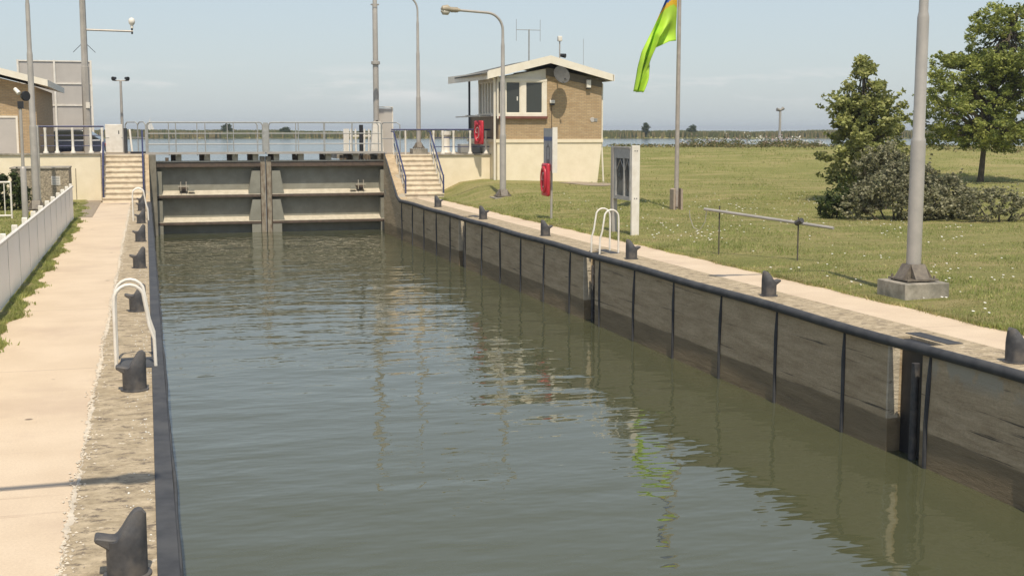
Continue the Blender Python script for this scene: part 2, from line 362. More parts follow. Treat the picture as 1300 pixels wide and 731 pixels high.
# rubber strips
b_ = [14.07+2.075*k for k in range(-3,18)]
for y in b_:
    if y>50: continue
    s_ = MB(); j = random.uniform(-.02,.02)
    s_.tube([(9.598,y+j*2,-.10),(9.588,y+j,-.5),(9.592,y-j,-1.0),(9.59,y,-1.9)], [.022,.034,.032,.032], 8, cap=True)
    s_.build('rubber_strip', M['rubber'], wr)
pts = [(9.575+.012*math.sin(y*.7), y, -.035+.01*math.sin(y*1.1)) for y in fr(-12,49.6,.8)]
pts += [(9.585,50.3,.08),(9.58,51.4,.78),(9.6,53.1,1.76)]
MB().tube(pts, [.072]*(len(pts)-3)+[.05,.035,.03], 12).build('fender_pipe', M['rubber'], wr)
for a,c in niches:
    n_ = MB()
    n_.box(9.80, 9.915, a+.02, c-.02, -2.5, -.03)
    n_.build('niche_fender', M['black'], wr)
    l_ = MB(); 
    if a<20: l_.tube([(9.70,a+.30,-.28),(9.70,a+.30,-2.3)], .055, 10)
    for yy in (a+.20, a+.50) if a>20 else (): l_.tube([(9.72,yy,-.30),(9.72,yy,-2.3)], .03, 8)
    z = -.5
    while z>-2 and a>20: l_.tube([(9.74,a+.20,z),(9.74,a+.50,z)], .012, 6); z -= .28
    l_.build('niche_ladder' if a>20 else 'niche_post', M['iron'], wr)
    MB().box(9.598, 9.76, c-.012, c+.03, -3, -.02).build('niche_reveal', M['reveal'], wr)  # far niche face, lightened by colour as if sunlit
    MB().box(9.97, 10.20, a, c+.2, .0045, .012).build('cover_plate', M['rubber'], wr)
wl = thing('lock_wall', 'left chamber wall with worn stone coping and flat dark edge strip', 'lock wall')
ow = lockwall(-1); ow.name = 'wall_face'; ow.parent = wl
MB().box(-.62, -.02, -12, 50.9, -.06, .004).build('coping', M['coping'], wl)
MB().box(-.02, .12, -12, 54.2, -.10, .014).build('edge_strip', M['rubber'], wl, .006)
pts = [(.125+.006*math.sin(y*1.3)+.004*math.sin(y*3.1), y, -.10+.02*math.sin(y*.9)) for y in fr(-12,54,.4)]
MB().tube(pts, .022, 8).build('fender_pipe', M['rubber'], wl)
MB().prism([(50.9,-.06),(50.9,.004),(53.2,1.74),(56.2,1.74),(56.2,-3.2),(54.2,-3.2),(54.2,-.06)], 'x', -.15, .10).build('wing_wall', M['wall'], wl)
# pale weeds and mortar crumbs along the path joint
b = MB(); ys = fr(5.2, 48, .03); random.seed(31); vs = []; wv_ = 0
for y in ys:
    wv_ = .8*wv_+random.gauss(0,.006); wd = max(.002,.012+.010*math.sin(y*2.1)+random.gauss(0,.007)); xc = -.612+wv_
    vs += [(xc-wd,y,.0045),(xc,y,.012),(xc+wd,y,.0045)]
b.add(vs, [(i*3+k,i*3+k+1,(i+1)*3+k+1,(i+1)*3+k) for i in range(len(ys)-1) for k in (0,1)], 0)
for i in range(2600):
    y = random.uniform(5.5, 46); x = -.62+random.gauss(0,.012)+.015*math.sin(y*1.7); s_ = random.uniform(.006,.02)
    if random.random()<.35: x += random.gauss(.03,.04)
    a = random.uniform(0,3)
    b.add([(x+s_*math.cos(a+k*2.1), y+1.6*s_*math.sin(a+k*2.1), .007+ (.006 if k==3 else 0)) for k in (0,1,2)]+[(x,y,.016)], [(0,1,3),(1,2,3),(2,0,3)])
b.build('mortar_crumbs', mat('pale_mortar', (.66,.58,.46), .9))
tag(bpy.data.objects['mortar_crumbs'], 'line of pale mortar crumbs between left path and coping', 'mortar', kind='stuff')
b = MB()
for i in range(420):
    y = random.uniform(5.5, 46); x = random.choice((-.09,-.085,-.2))+random.gauss(0,.03); s_ = random.uniform(.004,.014)
    a = random.uniform(0,3)
    b.add([(x+s_*math.cos(a+k*2.1), y+1.5*s_*math.sin(a+k*2.1), .006) for k in (0,1,2)]+[(x,y,.012)], [(0,1,3),(1,2,3),(2,0,3)])
tag(b.build('gull_droppings', M['petal']), 'white flecks scattered on the left coping stone', 'droppings', kind='stuff')

# water
struct(MB().quad((-2,-14,-1.58),(12,-14,-1.58),(12,55.4,-1.58),(-2,55.4,-1.58)).build('water', M['water'], fix=False))
struct(MB().quad((-4000,55.9,-.4),(6000,55.9,-.4),(6000,12000,-.4),(-4000,12000,-.4)).build('water', M['lake'], fix=False))
# left and right raised platforms
pl = thing('platform_wall', 'cream painted platform wall at the left stairs with one crack', 'wall')
MB().box(-14, -1.72, 52.5, 53.0, -.2, 1.78).build('wall', M['cream'], pl)
MB().box(-14, -1.70, 52.44, 53.0, 1.782, 1.84).build('wall_cap', M['concrete'], pl)
MB().box(-2.66, -2.63, 52.49, 52.499, .05, 1.25).build('crack', M['pave'], pl)
MB().box(-1.72, -1.64, 52.5, 53.2, -.2, 1.76).build('side_wall', M['dkconc'], pl)
pr = thing('platform_wall', 'cream painted platform wall between right stairs and control house', 'wall')
MB().box(11.62, 14.3, 53.1, 53.5, -.2, 1.66).build('wall', M['cream'], pr)
MB().box(11.6, 14.3, 53.04, 53.5, 1.662, 1.72).build('wall_cap', M['concrete'], pr)
struct(MB().box(-40, -1.75, 53.0, 61, -1.2, 1.76).build('ground', M['pave']))
struct(MB().box(-40, -1.9, 61, 92, -1.2, 1.30).build('ground', M['pave']))
struct(MB().box(-1.75, -.15, 53.2, 61, -1.2, 1.75).build('ground', M['pave']))
struct(MB().box(9.98, 16.5, 53.5, 58.6, -1.2, 1.70).build('ground', M['pave']))
# stairs
def stairs(name, label, x0, x1, y0, top, n):
    t = thing(name, label, 'stairs', (0,0,0), 0, 'concrete stairs up to the gate')
    b = MB(); bn = MB(); d = .28; h = top/n
    for k in range(n):
        b.box(x0, x1, y0+k*d, y0+(n)*d+.05, k*h if k else -.2, (k+1)*h-.05)
        bn.box(x0-.0, x1+.0, y0+k*d-.04, y0+n*d+.05 if k==n-1 else y0+(k+1)*d+.0, (k+1)*h-.05+.001, (k+1)*h)
    b.build('riser', M['stair'], t)
    bn.build('tread', M['stair'], t); return t
stairs('stairs', 'concrete steps on the left between blue handrails', -1.64, -.16, 50.9, 1.76, 9)
stairs('stairs', 'concrete steps on the right beside the white-posted handrails', 9.98, 11.6, 50.7, 1.71, 9)

# far reed bank, beyond the canal
fx, fy = math.sin(PSI), math.cos(PSI); rx, ry = math.cos(PSI), -math.sin(PSI)
def vd(d, s): return (fx*d+rx*s, fy*d+ry*s)
b = MB(); n = 120; prof = [(0,-.6),(4,.1),(14,.6),(40,.7),(60,-.6)]; vs = []
for i in range(n+1):
    s_ = -330+ 800*i/n
    for dd,z in prof:
        x,y = vd(405+dd+4*math.sin(i*.7), s_); vs.append((x,y,z))
b.add(vs, [(i*5+k, i*5+k+1, (i+1)*5+k+1, (i+1)*5+k) for i in range(n) for k in range(4)], 0, True)
struct(b.build('far_bank', M['grass']))
b = MB()
def rnoise(s): return .5+.25*math.sin(s*.05+1)+.15*math.sin(s*.13)+.1*math.sin(s*.37)
for i in range(26000):
    s_ = random.uniform(-200, 300); dd = random.random()**1.5*45
    x,y = vd(406+dd+4*math.sin((s_+330)/800*120*.7), s_)
    h = (1.1+.9*rnoise(s_)+random.random()*.5)*(.75+.5*min(dd/14,1)*.5); wd = random.uniform(.12,.35)
    g = 0 if dd>12 else 1
    mi = random.choices([0,1,2],[.55,.25,.2])[0] if dd>7 else random.choices([0,1,2],[.3,.45,.25])[0]
    if rnoise(s_+90)>.62 and random.random()<.5: mi = 0
    lx = random.uniform(-.2,.2)
    b.add([(x-rx*wd,y-ry*wd,-.2),(x+rx*wd,y+ry*wd,-.2),(x+rx*(lx+.1)+fx*.2,y+ry*lx+fy*.2,h+.2),(x+rx*(lx-.1),y+ry*lx,h+.1)], [(0,1,2,3)], mi)
tag(b.build('reeds', M['reed'], fix=False), 'belt of green and straw coloured reeds across the canal', 'reeds', kind='stuff')

# ------------------------------------------------------------------ vegetation
def leaf(b, p, sz, mis, ws, flat=.5):
    a = Vector((random.gauss(0,1),random.gauss(0,1),random.gauss(0,1)*flat)).normalized()
    c = a.cross(Vector((random.gauss(0,1),random.gauss(0,1),random.gauss(0,1)))).normalized()
    s1 = sz*random.uniform(.7,1.3); s2 = s1*.62; p = Vector(p)
    b.add([p-a*s1, p-c*s2*.9+a*s1*.1, p+a*s1, p+c*s2+a*s1*.1], [(0,1,2,3)], random.choices(mis,ws)[0])
def clump(b, c, r, n, sz, ws, squash=.8):
    c = Vector(c)
    for _ in range(n):
        d = Vector((random.gauss(0,1),random.gauss(0,1),random.gauss(0,1))).normalized()*(r*random.random()**.45)
        d.z *= squash; leaf(b, c+d, sz, [0,1,2], ws)
def tree(name, label, loc, trunk_h, prof, leafm, n, sz, rt, seed, lean=(0,0), stems=1, sp=.42, lp=90):
    random.seed(seed)
    t = thing(name, label, 'tree', loc)
    H = prof[-1][0]; tb = MB()
    top = Vector((lean[0],lean[1],H*.66))
    def ctr(z): k = z/top.z; return Vector((lean[0]*k*k, lean[1]*k*k, z))
    tb.tube([ctr(z)+Vector((.03*math.sin(z*2),.03*math.cos(z*1.5),0)) for z in fr(-.1, top.z, .4)], [rt*(1.25 if z<.1 else 1)*(1-.93*max(z,0)/top.z) for z in fr(-.1, top.z, .4)], 10)
    cb = MB()
    def rad(z):
        for (z0,r0),(z1,r1) in zip(prof, prof[1:]):
            if z0<=z<=z1: return r0+(r1-r0)*(z-z0)/(z1-z0)
        return 0
    for i in range(n):
        z = random.uniform(prof[0][0], H); rr = rad(z)
        if random.random() > (rr/max(p[1] for p in prof))+.25: continue
        a = random.uniform(0, 2*math.pi); lob = 1+.17*math.sin(3*a+z*1.3+seed)+.10*math.sin(5*a-z*2)
        q = rr*lob*random.uniform(.1,1.0)**.6
        base = ctr(max(trunk_h*.8, z-q*.55)); e = ctr(min(z,top.z))+Vector((q*math.cos(a), q*math.sin(a), random.uniform(-.1,.15)))
        if random.random()<.45:
            mid = (base+e)/2+Vector((0,0,.12*q)); tb.tube([base,mid,e], [.05*rt/.16+.008,.03,.008], 5, cap=False)
        out_ = q/max(rr,.01)
        ws = random.choice([(.6,.3,.1),(.45,.5,.05),(.45,.12,.43),(.7,.2,.1)])
        clump(cb, e, random.uniform(.18,sp), lp, sz, ws, .75)
        # sprigs that break the outline
        if out_>.7 and random.random()<.5:
            d = (e-ctr(z)); d.z = abs(d.z)+.3*rr; d.normalize()
            for k in range(3):
                clump(cb, e+d*(.25+.18*k), .10, 9, sz, ws)
    for i in range(n//4):
        z = random.uniform(top.z*.8, H*.97); w_ = rad(z)*.75+.08; c_ = ctr(min(z,top.z)); a = random.uniform(0,6.28); q = w_*random.random()**.6
        e = c_+Vector((q*math.cos(a), q*math.sin(a), z-c_.z))
        if i%14==0: tb.tube([ctr(top.z*.85),(ctr(top.z*.85)+e)/2+Vector((0,0,.1)),e], [.018,.011,.005], 5, cap=False)
        clump(cb, e, random.uniform(.15,.34), 60, sz, random.choice([(.6,.3,.1),(.45,.5,.05),(.45,.12,.43)]))
    tb.build('trunk', M['trunk'], t); cb.build('crown', leafm, t, fix=False); return t
tree('tree', 'broad round green tree on one dark bare trunk at the far right', (36.1,49.6,zr(36.1,49.6)), 2.2,
     [(1.55,1.7),(2.1,2.8),(3.2,3.25),(4.6,3.05),(6.0,2.6),(7.1,1.9),(8.1,.8)], M['leafA'], 660, .07, .15, 5, (.9,.2), lp=80)
tree('tree', 'pointed pale green tree rising behind the grey shrub', (24.7,40.6,zr(24.7,40.6)), .8,
     [(.4,.9),(1.4,1.55),(2.5,1.6),(3.4,1.25),(4.3,.8),(5.25,.35)], M['leafB'], 215, .075, .09, 11, (-.1,0), lp=85, sp=.36)
def shrub(name, label, loc, lumps, leafm, sz, dens, seed, cat='shrub'):
    random.seed(seed); t = thing(name, label, cat, loc); tb = MB(); cb = MB()
    for (x,y,z,r) in lumps:
        tb.tube([(x*.4,y*.4,-.05),(x*.75,y*.75,z*.6),(x,y,z)], [.035,.022,.008], 6)
        for i in range(int(dens*r*r)):
            d = Vector((random.gauss(0,1),random.gauss(0,1),random.gauss(0,.9))).normalized()*r*random.random()**.25
            e = Vector((x,y,z))+d
            if e.z<.03: e.z = random.uniform(.03,.25)
            ws = random.choice([(.6,.3,.1),(.35,.6,.05),(.5,.1,.4)])
            clump(cb, e, random.uniform(.06,.16), 22, sz, ws)
            if random.random()<.18:
                for k in range(4): clump(cb, e+d.normalized()*(.07*k)+Vector((0,0,.06*k)), .035, 4, sz, ws)
    tb.build('stem', M['trunk'], t); cb.build('foliage', leafm, t, fix=False); return t
shrub('shrub', 'big grey green shrub with silvery tips behind the right mast', (21.6,33.6,.05),
      [(-1.25,.2,.5,.55),(-.7,.3,.75,.62),(-.1,.2,.95,.72),(.5,.4,1.2,.6),(1.2,.2,.8,.75),(.1,-.5,.45,.6),(.9,-.5,.5,.65),(1.9,.2,.75,.68),(.35,.5,1.5,.38),(1.9,-.3,.4,.55),(1.2,.3,1.3,.35),(2.4,.2,.5,.45)], M['leafC'], .05, 190, 3)
shrub('shrub', 'small dark green shrub at the left foot of the grey shrub', (20.0,34.6,.05),
      [(0,0,.45,.42),(.35,.1,.6,.45),(-.15,.1,.25,.3)], M['leafD'], .045, 260, 4)
shrub('shrub', 'dark grey green shrub overhanging the lawn under the pointed tree', (23.6,38.0,.1),
      [(0,0,1.6,.55),(.6,.2,1.8,.5),(-.5,0,1.4,.42),(.9,0,1.3,.6),(.2,0,1.0,.6)], M['leafC'], .05, 190, 9)
shrub('shrub', 'low sparse olive shrub at the right edge of the lawn', (23.9,31.9,.05),
      [(-.6,.2,.55,.6),(0,0,.6,.5),(.6,0,.45,.45),(1.2,.2,.35,.4)], M['leafC'], .045, 150, 6)
shrub('hedge', 'clipped dark green hedge behind the white railing at far left', (-5.2,46.5,.0),
      [(-1.6,0,.75,.75),(-.8,0,.8,.75),(0,0,.85,.7),(.7,.1,.8,.6),(.9,.1,.4,.5)], M['leafD'], .05, 170, 8, 'hedge')
for (px,d,h,wd,lab) in ((288,415,4.4,3.8,'leftmost dark bush on the far reed bank'),(362,418,3.2,4.5,'low wide bush on the far bank behind the walkway railing'),(820,412,4.5,2.2,'upright dark bush on the far bank right of the control house'),(879,414,4.0,3.8,'round dark bush on the far bank behind the flagpole')):
    x,y = vd(d, (px-650)/F*d*math.cos(TH)); random.seed(px)
    t = thing('bush', lab, 'bush', (x,y,.5)); cb = MB(); tb = MB()
    for i in range(46):
        a = random.uniform(0,6.3); q = random.random()**.5; z = random.uniform(.05,1)
        rr = wd/2*math.sqrt(max(.05,1-(z-.3)**2*1.6))*q
        clump(cb, (rr*math.cos(a), rr*math.sin(a), z*(h-.9)), .7, 22, .26, (.5,.1,.4))
    tb.tube([(0,0,-.3),(0,0,h*.6)], [.2,.08], 6); tb.build('stem', M['trunk'], t); cb.build('foliage', M['leafD'], t, fix=False)
# grass blades (near lawn + left strip)
random.seed(21)
b = MB()
def blade(x,y,z,h,mi):
    q = mnoise.noise((x*.55,y*.35,3))+.6*mnoise.noise((x*1.9,y*1.3,7)); h *= max(.35, 1-.9*q)
    if x>0 and random.random() < q*1.5: mi = 2
    elif x>0 and q < -.3 and random.random()<.6: mi = 0
    if x>0 and q>.55 and random.random()<.6: return
    a = random.uniform(0,6.28); wd = random.uniform(.004,.009)*(1+y*.03); dx,dy = math.cos(a)*wd, math.sin(a)*wd; lx,ly = random.gauss(0,.4)*h, random.gauss(0,.4)*h
    b.add([(x-dx,y-dy,z-.01),(x+dx,y+dy,z-.01),(x+lx,y+ly,z+h)], [(0,1,2)], mi)
for i in range(95000):
    y = 13.5+ 32*random.random()**1.25; x = edgeR(y)+ (random.random()**1.4)*(y*.62-1.5)
    dn = .5+.5*math.sin(x*1.7+2*math.sin(y*.9))*math.sin(y*1.3+x*.4)
    h = random.uniform(.015,.04)*(1+.5*dn); 
    mi = random.choices([0,1,2],[.5,.3,.2])[0]
    blade(x, y, zr(x,y), h, mi)
for i in range(9000):
    y = 13+36*random.random(); x = edgeR(y)+random.gauss(0,.035); blade(x,y,.02,random.uniform(.03,.07),random.choices([0,1,2],[.5,.3,.2])[0])
for i in range(60000):
    y = 34+37*random.random()**.8; x = edgeR(min(y,50))+ random.random()*(y*.80-2)
    if y>50 and x<18: continue
    dn = .5+.5*math.sin(x*.7+2*math.sin(y*.5))*math.sin(y*.8+x*.3)
    blade(x, y, zr(x,y), random.uniform(.02,.06)*(.6+.9*dn), random.choices([0,1,2],[.45+.2*dn,.3,.3-.2*dn])[0])
tag(b.build('grass', M['blade'], fix=False), 'short mown grass blades over the right lawn', 'grass', kind='stuff')
b = MB(); random.seed(22)
for i in range(30000):
    y = 16+32*random.random(); x = edgeL(y)-abs(random.gauss(0,.09))+random.gauss(0,.02)
    if random.random()<.08 and math.sin(y*5)+math.sin(y*1.9)>.5: x += random.uniform(0,.16)
    if x>-1.55 or x<-2.35: continue
    blade(x,y,.015,random.uniform(.02,.06),random.choices([0,1,2],[.7,.2,.1])[0])
for i in range(14000):
    y = 20+30*random.random(); x = -2.4-random.random()*3; blade(x,y,.03,random.uniform(.03,.07),random.choices([0,1,2],[.6,.3,.1])[0])
tag(b.build('grass', M['blade'], fix=False), 'tufts of green grass along the foot of the white fence', 'grass', kind='stuff')
# daisies
b = MB(); random.seed(23)
cl = [(random.uniform(11.8,34), random.uniform(18,44), random.uniform(.5,2.0)) for _ in range(34)]
for i in range(480):
    if random.random()<.8: cx,cy,r = random.choice(cl); x = random.gauss(cx,r); y = random.gauss(cy,r)
    else: y = random.uniform(16,46); x = random.uniform(11.7, y*.75)
    if x<edgeR(y)+.15: continue
    z = zr(x,y)+random.uniform(.04,.07); r = random.uniform(.013,.024)*(1+y*.008)
    b.add([(x+r*math.cos(k*1.257),y+r*math.sin(k*1.257),z+.25*r*math.sin(k*1.257)) for k in range(5)], [(0,1,2,3,4)])
tag(b.build('daisies', M['petal'], fix=False), 'small white daisies scattered over the right lawn', 'daisies', kind='stuff')
# flowering weeds along the crest
b = MB(); random.seed(24)
for i in range(380):
    px = random.uniform(862,1046); d = random.uniform(76,84)
    if 940<px<965 and random.random()<.7: continue
    x,y = vd(d,(px-650)/F*d*math.cos(TH)); z0 = zr(x,y); h = random.uniform(.2,.62)*(1.0 if 880<px<1020 else .6)+(.25 if random.random()<.12 else 0)
    clump(b, (x,y,z0+h*.5), h*.5, 16, .06, (.5,.3,.2))
    r_ = random.random()
    if r_<.45:
        mi = 3 if r_<.2 else 4
        for k in range(5):
            p = (x+random.gauss(0,.14), y+random.gauss(0,.1), z0+h+random.gauss(0,.06)); leaf(b, p, .05, [mi],[1])
for i in range(900):
    px = random.uniform(770,1300); d = random.uniform(74,80); x,y = vd(d,(px-650)/F*d*math.cos(TH)); clump(b,(x,y,zr(x,y)+.08),.14,5,.06,(.4,.4,.2))
tag(b.build('wildflowers', M['reed']+[M['petal'],M['pink']], fix=False), 'pale flowering weeds along the top of the dike', 'wildflowers', kind='stuff')

# ------------------------------------------------------------------ lock gate
def leaf_gate(label, x0, x1, mirror):
    t = thing('lock_gate', label, 'lock gate', (x0,55.0,0), 0, 'the two leaves of the lock gate'); W = x1-x0
    def X(a): return W-a if mirror else a
    def xb(a,c): return (min(X(a),X(c)), max(X(a),X(c)))
    MB().box(0, W, .32, .38, -2.2, 1.28).build('gate_plate', M['gate'], t)
    b = MB(); b.box(0, W, -.09, .40, 1.19, 1.40); b.build('top_beam', M['gatelip'], t, .01)
    MB().box(0, W, -.11, .42, 1.402, 1.45).build('top_flange', M['gatecream'], t)
    for z in (.05, -1.08):
        b = MB(); b.prism([(-.10,z),(.32,z+.16),(.32,z-.02),(-.10,z-.02)], 'x', .02, W-.02); b.build('beam', M['gatecream'], t)
        MB().box(.02, W-.02, -.105, .32, z-.12, z-.022).build('beam_edge', M['gatelip'], t)
    for z0,z1 in ((.07,1.02),(-1.06,-.19),(-2.1,-1.22)):
        bb = MB(); pts = [(X(W-.02),z0),(X(W-.52 if z1>-1 else W-.40),z0),(X(W-.36 if z1>-1 else W-.40),z1),(X(W-.02),z1)]
        if mirror: pts = pts[::-1]
        bb.prism(pts, 'y', -.09, .32); bb.build('stiffener', M['gate'], t)
        a,c = xb(.0,.22); MB().box(a, c, -.09, .32, z0, z1).build('end_post', M['gate'], t)
    # valve frame
    v = MB(); cx = X(1.08)
    for dx in (-.11,.11): v.box(cx+dx-.012,cx+dx+.012,-.13,-.095,.20,.60)
    v.box(cx-.21,cx+.21,-.135,-.09,.39,.415)
    v.build('valve_frame', M['gatecream'], t)
    MB().prism([(cx-.17,.36),(cx-.11,.20),(cx+.11,.20),(cx+.17,.36)], 'y', -.02, .3).build('valve_box', M['gatelip'], t)
    MB().prism([(X(1.08+.45),.20),(X(1.08+.40),.30),(X(1.08+.2),.30),(X(1.08+.2),.20)][::(1 if not mirror else -1)], 'y', -.085, .1).build('valve_lug', M['gate'], t)
    b = MB(); a,c = xb(W+.004, W+.20); b.box(a, c, -.12, .38, -2.3, 1.62); b.build('mitre_post', mat('timber_mitre_post', (.36,.32,.24), .8, (.17,.12,.08), 7, stretch=(1,1,.4)), t, .012)
    return t
leaf_gate('left olive grey lock gate leaf with two pale beams', .38, 4.63, False)
leaf_gate('right olive grey lock gate leaf nearer the control house', 5.08, 9.96, True)
MB_ = MB().box(.10,.385,54.2,55.6,-3,1.72); tag(MB_.build('gate_pier', mat('grey_pier', (.27,.25,.20), .85, (.17,.155,.12), 4, stretch=(1,1,.5)), None), 'narrow concrete pier that holds the left gate leaf', 'pier')
# walkway over the gate
wk = thing('gate_walkway', 'grey railed walkway running over the top of the lock gate', 'walkway', (0,55,0))
for (a,c) in ((.0,4.82),(4.88,10.0)):
    MB().box(a, c, -.26, .92, 1.735, 1.775).build('deck', M['rail'], wk)
    for yy in (-.30,.93): MB().box(a, c, yy, yy+.03, 1.725, 1.80).build('kick_plate', M['steel'], wk)
for k,x in enumerate([.95,1.7+.37,3.25,4.45,5.25,6.45,7.6,8.75]):
    x = [1.30,2.46,3.60,4.45,5.32,6.35,7.52,8.70][k]
    MB().box(x-.12, x+.12, -.02, .34, 1.452, 1.72).build('bracket', M['gatecream'], wk, .008)
    MB().box(x-.30, x-.10, .40, .75, 1.452, 1.72).build('bearer', M['gatelip'], wk)
for side,yy,xsL,xsR in (('near',-.26,[.06,1.21,2.39,3.54,4.74],[4.98,6.12,7.3,8.5,9.80]),('far',.90,[.1,.95,2.11,3.36,4.62],[5.1,6.36,7.5,8.7,9.85])):
    for xs in (xsL,xsR):
        b = MB(); a,c = xs[0],xs[-1]
        b.tube([(a,yy,1.78),(a,yy,2.92),(a+.06,yy,3.02),(a+.14,yy,3.04),(c-.14,yy,3.04),(c-.06,yy,3.02),(c,yy,2.92),(c,yy,1.78)], .026, 8)
        for z in (2.58,2.14): b.tube([(a,yy,z),(c,yy,z)], .02, 8)
        for x in xs[1:-1]: b.tube([(x,yy,1.66),(x,yy,3.03)], .02, 8)
        b.build('railing', M['rail'], wk)
MB().box(4.76,4.96,-.30,-.24,1.80,3.03).build('gate_meeting_plate', M['rail'], wk)

# ------------------------------------------------------------------ bollards
def make_bollard():
    t = thing('bollard', 'x', 'bollard', (0,0,0), 0, 'black iron bollards along the lock edges')
    b = MB(); r = .125; n = 28; rings = 9; vs = []
    # +x is the water side
    def top(x):
        q = (x+r)/(2*r)
        return .245+.185*smooth(.18,.80,q)-.03*smooth(.86,1.0,q)
    for j in range(rings+1):
        f_ = j/rings
        for k in range(n):
            a = 2*math.pi*k/n; x = r*math.cos(a); y = r*math.sin(a)*1.0; z = top(x)*f_
            above = max(0, z-.25)/.18
            vs.append((x, y*(1-.55*above**1.4), z))
    cap = []
    m = len(vs); fs = [(i*n+k, i*n+(k+1)%n, (i+1)*n+(k+1)%n, (i+1)*n+k) for i in range(rings) for k in range(n)]
    # top surface strips in x
    for k in range(1, n//2):
        k2 = n-k; kp, kp2 = k-1, (n-k+1)%n
        o = rings*n
        if k==1: fs.append((o+0, o+1, o+n-1))
        else: fs.append((o+kp, o+k, o+k2, o+kp2))
    fs.append((rings*n+n//2-1, rings*n+n//2, rings*n+n//2+1))
    b.add(vs, fs, 0, True); b.build('post', M['iron'], t)
    b = MB(); w_ = .07
    b.prism([(-.09,.17),(-.12,.20),(-.185,.245),(-.195,.265),(-.18,.282),(-.09,.262),(-.02,.26),(-.02,.17)], 'y', -w_, w_); b.build('horn', M['iron'], t, .012)
    MB().lathe([(0,0.004),(.15,.004),(.15,.018),(.126,.022)], n=24).build('base_ring', M['iron'], t)
    return t
LB = [8.14,14.12,20.33,26.72,33.0,39.4,45.4,48.6]; RB = [12.91,19.29,25.65,31.85,38.3,44.7]
lab = ['largest and nearest bollard on the left coping','bollard standing right in front of the near left ladder rails','bollard beyond the near left ladder rails, third on the left','fourth bollard on the left coping from the camera','fifth bollard on the left coping from the camera','sixth bollard on the left coping, in front of the far ladder rails','seventh bollard on the left coping, behind the far ladder rails','farthest small bollard on the left, close to the stairs']
b0 = make_bollard(); b0.location = (-.20,LB[0],0); b0['label'] = lab[0]
for y,l in list(zip(LB,lab))[1:]: dup(b0, (-.20,y,0), 0, l)
lab = ['bollard cut by the right picture edge on the right coping','bollard on the right coping left of the big mast','bollard on the right coping just right of the ladder rails','bollard on the right coping below the lifebuoy post','second bollard from the right stairs on the right coping','farthest bollard on the right, at the foot of the stairs']
for y,l in zip(RB,lab): dup(b0, (10.0,y,0), math.pi, l)

# ladder hand rails
def make_ladder():
    t = thing('ladder_rails', 'x', 'ladder rails', (0,0,0), 0, 'white ladder hand rails at the lock edges')
    for yy in (-.28,.28):
        b = MB(); pts = [(-.42,yy,0),(-.42,yy,.74)]
        for k in range(1,9):
            a = math.pi-(math.pi-.5)*k/8; pts.append((-.245+.175*math.cos(a), yy, .80+.185*math.sin(a)))
        pts += [(-.03,yy,.50),(.02,yy,.34),(.03,yy,-.02)]
        b.tube(pts, .021, 10); b.build('hand_rail', M['white'], t)
    return t
l0 = make_ladder(); l0.location = (0,15.75,0); l0['label'] = 'near pair of white ladder rails on the left coping'
dup(l0, (-.02,40.75,0), 0, 'far pair of white ladder rails on the left coping near the stairs')
dup(l0, (9.76,27.2,0), math.pi, 'white ladder rails on the right coping by the information board')
MB_ = MB(); MB_.box(-.38,.0,15.4,16.1,.005,.016); MB_.build('cover_plate', M['rubber'], wl)

# ------------------------------------------------------------------ lamps and masts
def make_lamp(AL=1.65, head=True):
    t = thing('lamp_post', 'x', 'lamp post', (0,0,0), 0, 'tall grey lamp posts')
    b = MB(); b.box(-.41,.41,-.42,.42,-.25,.24); b.build('concrete_block', M['concrete'], t, .015)
    b = MB(); b.prism([(-.28,.29),(.28,.29),(.13,.52),(-.13,.52)], 'y', -.13,.13); b.prism([(-.28,.29),(.28,.29),(.13,.52),(-.13,.52)], 'x', -.13,.13)
    b.box(-.29,.29,-.29,.29,.262,.289)
    for sx in (-1,1):
        for sy in (-1,1): b.tube([(sx*.24,sy*.24,.19),(sx*.24,sy*.24,.34)], .018, 6)
    for i in range(3): b.tube([(-.1+.1*i,-.2,.19),(-.1+.1*i,-.2,.27)], .03, 6)
    b.build('foot_flange', mat('weathered_bronze_steel', (.20,.17,.13), .6, (.12,.10,.08), 10), t)
    b = MB()
    b.lathe([(.12,.50),(.12,2.52),(.115,2.56),(.098,2.60),(.094,4.50),(.088,4.55),(.076,4.60),(.070,5.85),(.055,5.95),(.05,6.4)], n=18)
    pts = []
    for k in range(9):
        a = k/8*math.pi*.47; pts.append((-.62*(1-math.cos(a)), 0, 6.4+.62*math.sin(a)))
    pts.append((-AL,0,7.08)); b.tube([(0,0,6.35)]+pts, .048, 10); b.build('pole', M['steel'], t)
    h = MB(); h.tube([(-1.62,0,7.08),(-1.70,0,7.085),(-2.0,0,7.10)], [.05,.075,.085], 10)
    for k in range(5): h.tube([(-1.72-.055*k,0,7.09),(-1.745-.055*k,0,7.09)], .10, 12)
    h.tube([(-1.98,0,7.10),(-2.10,0,7.13),(-2.28,0,7.12),(-2.34,0,7.11)], [.08,.14,.11,.03], 12); h.build('lamp_head', mat('grey_beige_lamp_housing', (.42,.36,.26), .5), t)
    g = MB(); g.tube([(-2.02,0,7.04),(-2.10,0,7.0),(-2.25,0,7.0),(-2.33,0,7.06)], [.05,.11,.10,.04], 12); g.build('lamp_glass', mat('pale_lamp_glass', (.45,.42,.34), .2), t)
    for o_ in t.children:
        if o_.name.startswith('lamp_'): o_.location.x = -(AL-1.65)
    return t
lp = make_lamp(); lp.location = (12.86,46.3,0); lp['label'] = 'whole lamp post with beige head standing before the control house'
l2 = dup(lp, (0,0,0)); l2.location = (12.14,18.35,.06); l2['label'] = 'thick grey mast on a concrete block in the right foreground lawn'
dup(lp, (11.38,54.6,1.70), 0, 'lamp post rising at the top of the right stairs').scale = (.8,.8,.95)
